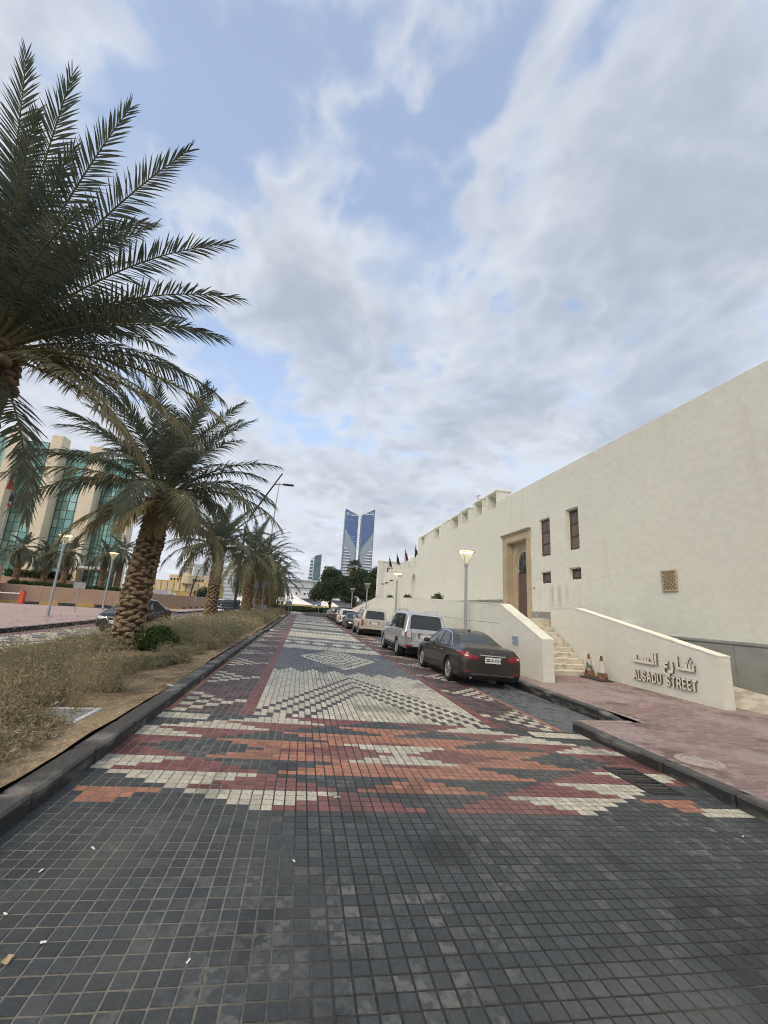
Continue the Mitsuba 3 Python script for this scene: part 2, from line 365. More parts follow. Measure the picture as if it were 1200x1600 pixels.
TILE, GAP = 0.1, 0.009
def gxy(i, j):
    x = 0.1 * (i + 1.187)
    return x, 0.1 * (j + 41.625) + 0.0199 * x * (1.0 if j < 60 else max(0.0, 1 - (j - 60) / 200))
_tb = 0.004
def tile_geo(cx, cy, hx, hy, lift, tilt, zf):
    """A bevelled paver: 8 vertices, top and four bevels."""
    x = np.array([-hx, hx, hx, -hx]); y = np.array([-hy, -hy, hy, hy])
    b = min(_tb, hx * .2)
    xi = x - np.sign(x) * b; yi = y - np.sign(y) * b
    zt = lift + tilt[0] * xi + tilt[1] * yi
    z0 = zf(cx, cy)
    s = zf(cx + 0.5, cy) - zf(cx - 0.5, cy)
    v = np.vstack([np.stack([cx + xi, cy + yi, z0 + s * xi + zt], 1), np.stack([cx + x, cy + y, z0 + s * x - 0.012], 1)])
    return v
TF = np.array([[0, 1, 2], [0, 2, 3], [4, 5, 1], [4, 1, 0], [5, 6, 2], [5, 2, 1], [6, 7, 3], [6, 3, 2], [7, 4, 0], [7, 0, 3]])
def tiles(lst, zf, rng):
    """lst of (cx, cy, hx, hy, colour) as one mesh with uv = (colour + 0.5) / 16, random."""
    vs, fs, us = [], [], []
    for n, (cx, cy, hx, hy, c) in enumerate(lst):
        vs.append(tile_geo(cx, cy, hx, hy, rng.normal(0, 0.0006), rng.normal(0, 0.009, 2), zf))
        fs.append(TF + 8 * n)
        us.append(np.tile([(c + 0.5) / 16, rng.rand()], (8, 1)))
    return (np.vstack(vs), np.vstack(fs)), np.vstack(us)

rng = np.random.RandomState(11)
zroad = lambda x, y: rz(x)
single, field = [], []
x_kerb = lambda y: 5.05 if y < 7.55 else 6.36
for j in range(-50, 90):
    for i in range(-21, 62):
        x0, y0 = gxy(i, j); cx, cy = x0 + 0.05, y0 + 0.05
        if cx < -1.84 or cx > x_kerb(cy) + 0.04 or cy < -0.9: continue
        if GRATE[0] - .05 < cx < GRATE[1] + .05 and GRATE[2] - .05 < cy < GRATE[3] + .05: continue
        if j >= 31 and -7 <= i <= 32:            # bricks two rows long in the centre panel
            if (j - 31) % 2: continue
            field.append((cx, cy + 0.05, 0.0455, 0.0955, pave(i, j))); continue
        t = (cx, cy, 0.0467, 0.0462, pave(i, j))
        field.append(t)
# the 300 nearest pavers in view are parts of their own
def in_view(x, y):
    v = np.array([x, y, rz(x) - H]); z = v @ _f
    return z > 0.3 and abs(v @ _r) < z * 600 / FPX * 0.97 and abs(v @ _u) < z * 800 / FPX * 0.985
near = sorted((k for k, t in enumerate(field) if in_view(t[0], t[1])), key=lambda k: field[k][0] ** 2 + field[k][1] ** 2)[:300]
for k in near:
    m, uv = tiles([field[k]], zroad, rng)
    put('road__paver', m, 'paver_stone', uv=uv)
nearset = set(near)
m, uv = tiles([t for k, t in enumerate(field) if k not in nearset], zroad, rng)
put('road__paver_field', m, 'paver_stone', uv=uv); mass('road__paver_field')
far = []
for j in range(90, 640, 2):
    for i in range(-21, 56):
        x0, y0 = gxy(i, j); cx, cy = x0 + 0.05, y0 + 0.1
        if cx < -1.80 or cx > 6.36: continue
        far.append((cx, cy, 0.046, 0.094, pave(i, j)))
c = np.array([t[4] for t in far]); cc = np.array([t[:4] for t in far])
sx, sy = np.array([-1, 1, 1, -1]), np.array([-1, -1, 1, 1])
fx = cc[:, 0:1] + sx * cc[:, 2:3]; fy = cc[:, 1:2] + sy * cc[:, 3:4]
fv = np.stack([fx, fy, rz(fx) - 0.0005], -1).reshape(-1, 3)
ff = np.arange(len(far) * 4).reshape(-1, 4)
put('road__paver_field', (fv, np.vstack([ff[:, [0, 1, 2]], ff[:, [0, 2, 3]]])), 'paver_stone', uv=np.repeat(np.stack([(c + .5) / 16, rng.rand(len(c))], 1), 4, 0)); mass('road__paver_field_001')

# gully grate
g = thing('drain_grate', 'dark metal slotted drain grate set in the paving beside the right kerb', 'drain grate')
gx0, gx1, gy0, gy1 = GRATE
gz = lambda m: remap(m, lambda v: v + np.stack([0 * v[:, 0], 0 * v[:, 0], rz(v[:, 0])], 1))
put(g + '__frame', gz(join([bx(gx0, gx0 + .045, gy0, gy1, -.05, .004), bx(gx1 - .045, gx1, gy0, gy1, -.05, .004), bx(gx0 + .045, gx1 - .045, gy0, gy0 + .04, -.05, .003), bx(gx0 + .045, gx1 - .045, gy1 - .04, gy1, -.05, .003)])), 'black_metal')
for k in range(8):
    y = gy0 + .085 + k * .09
    put(g + '__bar', gz(cbx(gx0 + .046, gx1 - .046, y - .022, y + .022, -.05, .001, .006)), 'grate_iron' if k % 3 else 'black_metal')
put(g + '__pit', gz(bx(gx0 - .01, gx1 + .01, gy0 - .01, gy1 + .01, -.5, -.2)), 'black_metal')
mat('grate_iron', lambda p, n, uv: mi.Color3f(.06, .055, .05) * (0.7 + 0.7 * fbm(p.x * 30, p.y * 30, 0, 3)), 0.7)

# kerbs: each stone a part
def kerb(key, x0, x1, ya, yb, ztop, zbot, L=1.0, rnd=0.02, seed=0, taper=None, shift=None):
    r = np.random.RandomState(seed); k = num(key); structure(k)
    y = ya
    while y < yb - 0.05:
        e = min(y + L, yb)
        d = r.normal(0, .004, 3)
        dx = shift((y + e) / 2) if shift else 0
        m = cbx(x0 + d[0] + dx, x1 + d[0] + dx, y + .009, e - .009, zbot, ztop + d[1], rnd)
        if taper:
            m = remap(m, lambda v: np.stack([v[:, 0], v[:, 1], np.where(v[:, 2] > ztop - .1, taper(v[:, 1], v[:, 2]), v[:, 2])], 1))
        put(k + '__stone', m, 'kerb_black'); y = e
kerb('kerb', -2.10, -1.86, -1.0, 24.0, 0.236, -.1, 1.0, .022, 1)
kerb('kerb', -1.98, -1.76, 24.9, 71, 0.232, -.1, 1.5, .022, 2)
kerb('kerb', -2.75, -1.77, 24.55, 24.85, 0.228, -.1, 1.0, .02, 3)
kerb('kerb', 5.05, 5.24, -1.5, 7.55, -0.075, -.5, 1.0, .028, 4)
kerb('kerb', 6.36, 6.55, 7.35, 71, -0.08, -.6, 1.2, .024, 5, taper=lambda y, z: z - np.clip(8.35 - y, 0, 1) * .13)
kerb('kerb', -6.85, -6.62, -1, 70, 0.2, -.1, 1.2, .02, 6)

# pavement on the right: bond of pink pavers near the camera, the same paving beyond
SW = -0.082
put('pavement', join([sheet(5.24, 11.3, -5, 7.5, SW - .004), sheet(6.55, 11.3, 7.5, 72, SW - .004), bx(5.26, 6.34, 7.505, 7.62, -.6, SW - .006), sheet(4.9, 6.9, 71.0, 90, lambda x, y: rz(x) + .0)]), 'pink_sand'); structure('pavement')
mat('pink_sand', lambda p, n, uv: mi.Color3f(.25, .205, .19) * (0.7 + 0.6 * fbm(p.x * 9, p.y * 9, 0, 3)), 0.95)
side, sfield = [], []
zsw = lambda x, y: SW + 0.0 * x
for j in range(-14, 160):
    for i in range(26):
        w = 0.2
        cx = 5.24 + w * (i + 0.5 + 0.5 * (j % 2)); cy = 0.8 + 0.1 * (j + 0.5) + 0.0
        if cy > 7.5 and cx < 6.67: continue
        if cy < 7.5 and cx < 5.3: continue
        if cx > 11.1 or (7.0 < cx < 7.7 and cy > 11.7) or (cx > 7.4 and cy > 13.2): continue
        sfield.append((cx, cy, 0.0968, 0.0468, 7 if rng.rand() > .3 else 8))
nears = set(sorted((k for k, t in enumerate(sfield) if in_view(t[0], t[1])), key=lambda k: sfield[k][0] ** 2 + sfield[k][1] ** 2)[:220])
for k in sorted(nears):
    m, uv = tiles([sfield[k]], zsw, rng)
    put('pavement__paver', m, 'paver_stone', uv=uv)
m, uv = tiles([t for k, t in enumerate(sfield) if k not in nears], zsw, rng)
put('pavement__paver_field', m, 'paver_stone', uv=uv); mass('pavement__paver_field')
put('pavement__concrete_strip', join([sheet(5.26, 6.34, 7.44, 7.60, SW + .004)]), 'pink_sand')

# median strip with bare sandy soil
def median_z(x, y):
    p = np.stack([x, y, 0 * x], -1)
    return 0.195 + 0.10 * meshkit.fbm(p * 0.6, 3, 4) + 0.05 * (meshkit.fbm(p * 3.0, 3, 9) - .5) - 0.05 * np.clip(1 - np.abs(x + 4.3) / 2.2, 0, 1) * 0
put('median_soil', sheet(-6.62, -2.09, -1.0, 72, median_z, 60, 500), 'soil', smooth=True); structure('median_soil')
put('far_road', sheet(-11.2, -6.8, -10, 120, 0.05), 'far_road_paving'); structure('far_road')
put('driveway', sheet(-60, -11.1, -10, 160, 0.045), 'asphalt'); structure('driveway')
_isl = Polygon([(-10.95, 4), (-10.95, 20), (-11.3, 26), (-12.3, 32), (-14, 38.5), (-17, 43.5), (-21, 46), (-45, 46.5), (-45, 4)])
isl = prism(_isl, 0.17)
put('far_pavement', remap(isl, lambda v: v + [0, 0, 0.04]), 'pink_paving'); structure('far_pavement')
_ik = _isl.buffer(0.22).difference(_isl.buffer(0.004))
put('far_kerb', remap(prism(_ik, 0.18), lambda v: v + [0, 0, 0.04]), 'kerb_black'); structure('far_kerb')
_is2 = Polygon([(-12.3, 47), (-12.2, 120), (-70, 120), (-70, 62), (-19, 54), (-14, 50)])
put('far_pavement', remap(prism(_is2, 0.15), lambda v: v + [0, 0, 0.04]), 'pink_paving'); structure('far_pavement_001')
put('far_kerb', remap(prism(_is2.buffer(0.22).difference(_is2.buffer(0.004)), 0.16), lambda v: v + [0, 0, 0.04]), 'kerb_black'); structure('far_kerb_001')

# ---------------------------------------------------------------- the museum wall on the right
XW = 11.3
mus = thing('museum_building', 'long cream plastered building with a carved stone doorway and crenellated roof edge on the right', 'building')
LAND = 1.71
wall = man(bx(XW, XW + 1.2, -4.5, 41.9, -.5, 8.62))
WIN = [(17.86, 18.70, 4.66, 6.46, .13), (15.72, 16.52, 4.70, 6.50, .20), (17.9, 18.70, 3.36, 3.86, .13), (15.70, 16.44, 3.42, 3.88, .17)]
def wedge(y0, y1, z0, z1, dep, fl=0.055):
    """A recess with splayed, rounded edges."""
    a = np.array([[XW - .05, y, z] for y, z in ((y0 - fl, z0 - fl * .3), (y1 + fl, z0 - fl * .3), (y1 + fl, z1 + fl), (y0 - fl, z1 + fl))])
    b = np.array([[XW + dep, y, z] for y, z in ((y0, z0), (y1, z0), (y1, z1), (y0, z1))])
    return man(trimesh.convex.convex_hull(np.vstack([a, b])))
for w in WIN:
    wall -= wedge(*w)
    wall -= man(bx(XW, XW + w[4] + .10, *w[:4]))
wall -= man(bx(XW - .1, XW + .6, 19.86, 22.18, LAND - .3, 5.86))
NICHE = [(23.6, 24.78, 8.28, 9.26), (25.72, 26.92, 8.27, 9.26), (28.24, 29.46, 8.22, 9.18), (30.2, 31.6, 8.2, 9.12), (34.9, 36.12, 8.16, 9.02), (39.5, 40.75, 8.05, 8.96)]
MERLON = [(23.43, 25.1, 9.30), (25.52, 27.2, 9.30), (28.12, 29.75, 9.24), (29.98, 31.8, 9.16), (32.1, 34.0, 9.12), (34.78, 36.4, 9.08), (36.6, 38.75, 9.02), (39.2, 41.1, 8.99), (41.25, 41.9, 9.2)]
for n in NICHE:
    wall -= man(bx(XW - .1, XW + .62, n[0], n[1], n[2], 8.7))
wv, wf = unman(wall)
put(mus + '__wall', (wv, wf), 'museum_stucco')
for k, (a, b, z) in enumerate(MERLON):
    body = man(bx(XW + .001, XW + .86, a, b, 8.61, z))
    for n in NICHE:
        if a - .3 < n[0] < b:
            body -= man(bx(XW - .1, XW + .62, n[0], n[1], n[2] - .1, n[3]))
    p = put(mus + '__merlon', unman(body), 'museum_stucco')
    if k < 8:
        put(p + '__cap', cbx(XW - .04, XW + .97, a - .07, b + .07, z + .002, z + .13, .02), 'coping')
mat('window_wood', lambda p, n, uv: mix(mi.Color3f(.095, .080, .075), mi.Color3f(.19, .165, .155), fbm(p.x * 30, p.y * 40, p.z * 3, 3)), 0.75)
mat('slate_shutter', lambda p, n, uv: mix(mi.Color3f(.085, .075, .075), mi.Color3f(.17, .15, .145), fbm(p.x * 30, p.y * 40, p.z * 3, 3)), 0.7)
for k, (y0, y1, z0, z1, dp) in enumerate(WIN):
    w = put(mus + '__window', join([bx(XW + dp - .03, XW + dp + .06, y0 + .001, y0 + .06, z0, z1), bx(XW + dp - .03, XW + dp + .06, y1 - .06, y1 - .001, z0, z1), bx(XW + dp - .03, XW + dp + .06, y0 + .06, y1 - .06, z0 + .001, z0 + .06), bx(XW + dp - .03, XW + dp + .06, y0 + .06, y1 - .06, z1 - .06, z1 - .001)]), 'old_wood')
    rows = 3 if z1 - z0 > 1 else 1
    hh = (z1 - z0 - .12) / rows
    for r in range(rows):
        za = z0 + .06 + r * hh
        glazed = (r == rows - 1)
        if r:
            put(w + '__rail', cbx(XW + dp - .035, XW + dp + .05, y0 + .061, y1 - .061, za - .03, za + .03, .008), 'old_wood')
        ns = 7
        for s in range(ns):
            ya = y0 + .07 + (y1 - y0 - .14) * s / ns; yb = y0 + .07 + (y1 - y0 - .14) * (s + 1) / ns
            gap = .018 if glazed else .004
            put(w + '__slat', cbx(XW + dp + (.0 if s % 2 else .004), XW + dp + .03, ya + gap, yb - gap * .3, za + .031, za + hh - .031, .004), 'window_wood' if not glazed else 'slate_shutter')
    put(w + '__pane', bx(XW + dp + .035, XW + dp + .045, y0 + .06, y1 - .06, z0 + .06, z1 - .06), 'dark_glass')
# stone doorway
YL, YR = 19.58, 22.58
fr = prism(Polygon([(YL, LAND), (YL, 6.10), (YR, 6.10), (YR, LAND), (22.16, LAND), (22.16, 5.84), (19.88, 5.84), (19.88, LAND)]), 0.075)
door = mus + '__doorway'
put(door, yz_x(fr, XW - .001), 'limestone')
for z, o, q in ((6.10, .03, .085), (6.16, .09, .07), (6.225, .14, .09)):
    put(door + '__cornice', cbx(XW - .076 - o, XW + .0, YL - o * .5, YR + o * .5, z + .001, z + q - .022, .012), 'limestone')
for a, b in ((YL, 19.88), (22.16, YR)):                # jamb stones
    z = LAND + .005; k = 0
    while z < 5.8:
        h = min(.36, 5.83 - z)
        put(door + '__stone', cbx(XW - .09, XW - .074, a + .012, b - .012, z + .004, z + h - .005, .004), 'limestone'); z += h; k += 1
# reveals of the recess in coursed stone
put(door + '__reveal', join([bx(XW - .07, XW + .42, 22.10, 22.158, LAND, 5.80), bx(XW - .07, XW + .42, 19.882, 19.94, LAND, 5.80), bx(XW - .07, XW + .42, 19.94, 22.10, 5.78, 5.838)]), 'limestone')
z = LAND + .01
while z < 5.75:
    put(door + '__stone', cbx(XW - .05, XW + .40, 22.086, 22.102, z, min(z + .30, 5.775), .005), 'limestone'); z += .308
def arch(y0, y1, spring, top, n=14, z0=LAND):
    c, h = (y0 + y1) / 2, (y1 - y0) / 2
    t = np.linspace(0, np.pi, n)
    return [(y0, z0)] + [(c - h * math.cos(a), spring + (top - spring) * math.sin(a) ** 0.85) for a in t] + [(y1, z0)]
XB = XW + .33
back = Polygon([(19.93, LAND), (19.93, 5.79), (22.11, 5.79), (22.11, LAND)]).difference(Polygon(arch(20.16, 21.90, 4.35, 5.46)))
put(door + '__back_wall', yz_x(prism(back, .09), XB + .09), 'limestone')
ring = Polygon(arch(20.16, 21.90, 4.35, 5.46)).difference(Polygon(arch(20.34, 21.72, 4.36, 5.28)))
put(door + '__arch', yz_x(prism(ring, .10), XB + .14), 'limestone')
ring2 = Polygon(arch(20.32, 21.74, 4.36, 5.30)).difference(Polygon(arch(20.40, 21.66, 4.37, 5.21)))
put(door + '__arch', yz_x(prism(ring2, .04), XB + .125), 'step_stone')
leaf = door + '__door'
for k, (a, b) in enumerate(((20.36, 21.026), (21.034, 21.70))):
    L = put(leaf, cbx(XB + .075, XB + .135, a, b, LAND + .02, 4.02, .008), 'old_wood')
    for q in range(4):
        z0 = LAND + .12 + q * .57
        put(L + '__panel', cbx(XB + .057, XB + .076, a + .07, b - .07, z0, z0 + .46, .012), 'old_wood')
fan = Polygon(arch(20.38, 21.68, 4.37, 5.24, z0=4.05))
F = put(door + '__fanlight', yz_x(prism(fan, .01), XB + .125), 'pale_glass')
bars = unary_union([LineString([(21.03, 4.07), (21.03 + 1.3 * math.cos(a), 4.07 + 1.3 * math.sin(a))]).buffer(.016) for a in np.linspace(.15, math.pi - .15, 9)] + [LineString(arch(20.38 + o, 21.68 - o, 4.3, 5.22 - o, z0=4.05)).buffer(.018) for o in (.0, .2, .36)] + [sbox(20.38, 4.02, 21.68, 4.08)]).intersection(fan.buffer(.02))
put(F + '__glazing_bar', yz_x(prism(bars, .02), XB + .112), 'black_metal')
# grey dado of cement panels under the wall and its coping strip
for k in range(12):
    y0 = 13.9 - 1.45 * (k + 1)
    put(mus + '__dado_panel', cbx(XW - .045, XW + .01, y0 + .008, y0 + 1.442, -.3, 1.33, .008), 'dado_cement')
put(mus + '__dado_rail', cbx(XW - .075, XW + .01, -4, 13.9, 1.335, 1.43, .02), 'dado_cement')
for k in range(12):
    y0 = 22.70 + 1.55 * k
    put(mus + '__dado_panel', cbx(XW - .045, XW + .01, y0 + .008, y0 + 1.54, 1.6, 2.54, .008), 'dado_cement')
put(mus + '__dado_rail', cbx(XW - .07, XW + .01, 22.7, 41.3, 2.545, 2.64, .02), 'dado_cement')
put(mus + '__dado_panel', cbx(XW - .045, XW + .01, 15.95, 19.5, 1.6, 2.02, .008), 'dado_cement')
# pierced vent screen
VS = mus + '__vent_screen'
y0, y1, z0, z1 = 11.08, 11.60, 2.79, 3.42
holes = [Polygon([(y + .045, z), (y, z + .045), (y - .045, z), (y, z - .045)]) for a, y in enumerate(np.arange(y0 + .07, y1 - .05, .062)) for z in np.arange(z0 + .07 + (.062 if a % 2 else 0), z1 - .05, .124)]
mat('vent_clay', lambda p, n, uv: mi.Color3f(.38, .31, .215) * (0.8 + 0.4 * fbm(p.x * 9, p.y * 9, p.z * 9, 3)), 0.85)
put(VS, yz_x(prism(sbox(y0, z0, y1, z1).difference(unary_union(holes)), .05), XW - .002), 'vent_clay')
put(VS + '__backing', bx(XW - .02, XW - .0022, y0 + .03, y1 - .03, z0 + .03, z1 - .03), 'black_metal')
put(VS + '__frame', yz_x(prism(sbox(y0 - .012, z0 - .012, y1 + .012, z1 + .012).difference(sbox(y0 + .022, z0 + .022, y1 - .022, z1 - .022)), .062), XW - .001), 'vent_clay')
put(mus + '__meter_cabinet', cbx(XW - .14, XW + .02, 12.92, 13.62, 1.436, 1.78, .012), 'stucco')
put(mus + '__spout', tube([(XW + .02, 19.28, 3.16), (XW - .09, 19.28, 3.15)], .025, 8), 'black_metal')
# rooftop room seen over the crenellations
put(mus + '__roof_room', cbx(14.2, 17, 30.4, 34.2, 8.4, 11.35, .04), 'stucco')
put(mus + '__antenna', join([tube([(14.4, 33.6, 11.3), (14.4, 33.6, 12.0)], .03, 5), tube([(14.4, 34.2, 12.02), (14.4, 33.1, 11.9)], .02, 5)]), 'black_metal')

# ---------------------------------------------------------------- street wall, stairs and sign wall
sw = thing('street_wall', 'cream plastered retaining wall behind the parked cars, its end sloping down beside the stairs', 'wall')
prof = [(11.79, -.35), (11.79, 1.10), (14.5, 2.13), (25, 2.46), (41.5, 2.72), (60.5, 1.46), (71, .3), (71, -.5)]
b0 = prism(Polygon(prof), .37)
put(sw + '__wall', remap(b0, lambda v: np.stack([7.105 + v[:, 2], v[:, 0], v[:, 1]], 1)), 'stucco')
for (ya, za), (yb, zb) in zip(prof[1:6], prof[2:7]):
    o = .0015
    q = prism(Polygon([(ya + o, za + .002), (yb - o, zb + .002), (yb - o, zb + .034), (ya + o, za + .034)]), .40)
    put(sw + '__coping', remap(q, lambda v: np.stack([7.09 + v[:, 2], v[:, 0], v[:, 1]], 1)), 'coping')
for y0, y1, z in ((14.6, 19.4, 1.45), (19.5, 25.5, 1.50)):
    put(sw + '__joint_strip', bx(7.100, 7.106, y0, y1, z, z + .018), 'dado_cement')
put(sw + '__junction_box', cbx(7.085, 7.106, 14.68, 14.86, 1.62, 1.78, .006), 'stucco')
pl = thing('wall_plaque', 'small pale blue plaque on the cream wall end beside the stairs', 'plaque')
mat('plaque_blue', (.33, .40, .46), 0.4); mat('plaque_ink', (.12, .16, .22), 0.5)
put(pl + '__plate', cbx(7.088, 7.103, 13.20, 13.62, .80, 1.10, .004), 'plaque_blue')
for k, (a, b) in enumerate(((13.26, 13.56), (13.30, 13.52), (13.27, 13.55), (13.33, 13.50), (13.26, 13.54), (13.29, 13.53))):
    put(pl + '__text_line', join([bx(7.0865, 7.0885, y, min(y + .035, b), 1.045 - k * .041, 1.062 - k * .041) for y in np.arange(a, b, .047)]), 'plaque_ink')
st = thing('staircase', 'worn stone steps climbing between the two cream walls to the doorway', 'stairs')
nst, y = 11, 13.28
for k in range(nst):
    za, zb = -.09 + .1636 * k, -.09 + .1636 * (k + 1)
    put(st + '__step', cbx(7.478, 9.93, y + .30 * k, y + .30 * (k + 1) + .05, za - .25, zb - .004, .012), 'step_stone')
put(st + '__landing', bx(7.478, XW - .05, y + 3.3, 42, .6, LAND - .004), 'step_stone')
# sign wall
sg = thing('sign_wall', 'cream plastered wall sloping down to the pavement, carrying raised Arabic and Latin lettering', 'wall')
A0, A1 = np.array([9.76, 8.66]), np.array([10.05, 16.0])
ax = (A1 - A0) / np.linalg.norm(A1 - A0); an = np.array([-ax[1], ax[0]])          # an points to the street
def on_sign(m):
    """From (distance along the wall, height, stand-off) to the place."""
    return remap(m, lambda v: np.stack([A0[0] + ax[0] * v[:, 0] + an[0] * v[:, 2], A0[1] + ax[1] * v[:, 0] + an[1] * v[:, 2], v[:, 1]], 1))
spf = [(0, -.35), (0, 1.08), (.12, 1.10), (5.6, 2.14), (7.34, 2.16), (7.34, -.35)]
put(sg + '__wall', on_sign(remap(prism(Polygon(spf), .30), lambda v: v - [0, 0, .30])), 'stucco')
put(sg + '__coping', on_sign(remap(prism(Polygon([(-.012, 1.082), (.12, 1.102), (5.6, 2.142), (7.34, 2.162), (7.34, 2.186), (5.6, 2.168), (.11, 1.13), (-.012, 1.11)]), .33), lambda v: v - [0, 0, .315])), 'coping')
put(sg + '__fillet', remap(prism(Polygon([(10.05, -.1), (XW, -.1), (XW, .34)]), 3.4), lambda v: np.stack([v[:, 0], 6.7 + v[:, 2], v[:, 1] - np.clip(8.6 - (6.7 + v[:, 2]), 0, 2) * .15], 1)), 'step_stone')
mat('sign_letter', lambda p, n, uv: mi.Color3f(.70, .68, .59) * (0.85 + 0.3 * fbm(p.x * 7, p.y * 7, p.z * 7, 4)), 0.5)
mat('letter_return', (.13, .12, .10), 0.6)
def sign_letter(poly, u0, z0, dep=.05, m='sign_letter'):
    pos = lambda v: np.stack([SL - (u0 + v[:, 0]), z0 + v[:, 1], .012 + v[:, 2]], 1)
    k = put(sg + '__letter', on_sign(remap(prism(poly, .006), lambda v: pos(v + [0, 0, dep]))), m)
    put(k + '__return', on_sign(remap(prism(poly.buffer(-.001), dep - .0005), pos)), 'letter_return')
SL = 11.42 - 8.66 + .02           # where the lettering starts, along the wall
def latin(ch, h):
    t = meshkit.text_mesh(ch, h, .01, bold=True)
    v = np.array(t.vertices); top = t.faces[np.all(v[t.faces][:, :, 2] > .009, axis=1)]
    return unary_union([Polygon(v[f][:, :2]).buffer(1e-5) for f in top])
from shapely import affinity
def zbase(u):
    return .145 + .018 * u
u = 0.0
for ch, w in zip('ALSADU', (.19, .14, .18, .19, .18, .17)):
    p = latin(ch, .27); a, b, c, d = p.bounds
    p = affinity.affine_transform(p, [(w - .032) / (c - a), 0, 0, .27 / (d - b), -a * (w - .032) / (c - a), -b * .27 / (d - b)])
    sign_letter(p, u, zbase(u)); u += w + .006
u = 1.22
for ch, w in zip('STREET', (.165, .16, .17, .14, .14, .16)):
    p = latin(ch, .27); a, b, c, d = p.bounds
    p = affinity.affine_transform(p, [(w - .032) / (c - a), 0, 0, .27 / (d - b), -a * (w - .032) / (c - a), -b * .27 / (d - b)])
    sign_letter(p, u, zbase(u)); u += w + .006
def stroke(*lines, w=.032):
    return unary_union([LineString(l).buffer(w, cap_style=2, join_style=2) for l in lines])
def dot(x, y, s=.03):
    return Polygon([(x + s, y), (x, y + s), (x - s, y), (x, y - s)])
ARABIC = [  # (letter strokes; u from the left end, v from the base line of the upper row)
    unary_union([stroke([(.10, .29), (.15, .29), (.16, .15), (.05, .15)]), stroke([(.06, .15), (.62, .15)]), stroke([(.42, .15), (.42, .27)]), stroke([(.52, .15), (.52, .27)]), stroke([(.62, .12), (.62, .27)]), stroke([(.62, .15), (.80, .15)]), stroke([(.80, .12), (.80, .42)])]),
    stroke([(.90, .12), (.90, .44)]),
    unary_union([stroke([(1.32, .24), (1.20, .24), (1.18, .14), (1.30, .13)]), stroke([(1.18, .14), (1.16, -.02), (1.24, -.06), (1.36, -.05)])]),
    stroke([(1.44, .27), (1.46, .12), (1.43, .02), (1.33, .02)]),
    unary_union([stroke([(1.62, .12), (1.62, .44)]), stroke([(1.60, .15), (2.12, .15)]), stroke([(1.90, .15), (1.90, .28)]), stroke([(2.0, .15), (2.0, .28)]), stroke([(2.10, .12), (2.10, .28)])]),
    dot(1.95, .36), dot(2.05, .36), dot(2.0, .43)]
for p in ARABIC:
    sign_letter(p, 0.0, .52)

# traffic cones
mat('cone_orange', lambda p, n, uv: mix(mi.Color3f(.215, .095, .045), mi.Color3f(.07, .055, .048), smoothstep(0.38, 0.62, fbm(p.x * 12, p.y * 12, p.z * 12, 3))), 0.7)
mat('cone_white', lambda p, n, uv: mix(mi.Color3f(.45, .45, .43), mi.Color3f(.09, .088, .085), smoothstep(0.40, 0.58, fbm(p.x * 9 + 3, p.y * 9, p.z * 7, 3))), 0.6)
mat('cone_clean', (.48, .48, .46), 0.6)
mat('cone_base', (.055, .052, .05), 0.8)
for x, y, lab, wm, rot in ((9.47, 12.95, 'dirty orange and white traffic cone nearer the steps, its sleeve smeared black', 'cone_white', 12), (9.50, 12.38, 'traffic cone with the cleaner white sleeve, farther from the steps', 'cone_clean', -8)):
    c = thing('traffic_cone', lab, 'traffic cone', 'traffic cones beside the stairs')
    M = T().translate([x, y, SW]).rotate([0, 0, 1], rot)
    put(c + '__base', join([cbx(-.23, .23, -.23, .23, .003, .045, .02), lathe([(.19, .045), (.165, .07), (.16, .07)], 20)]), 'cone_base', M=M)
    put(c + '__cone', lathe([(.160, .07), (.128, .25), (.118, .25), (.058, .60), (.050, .60), (.034, .745), (.026, .75), (.0, .75)], 24), 'cone_orange', smooth=30, M=M)
    put(c + '__sleeve', lathe([(.129, .245), (.131, .25), (.064, .595), (.060, .60)], 24), wm, smooth=30, M=M)

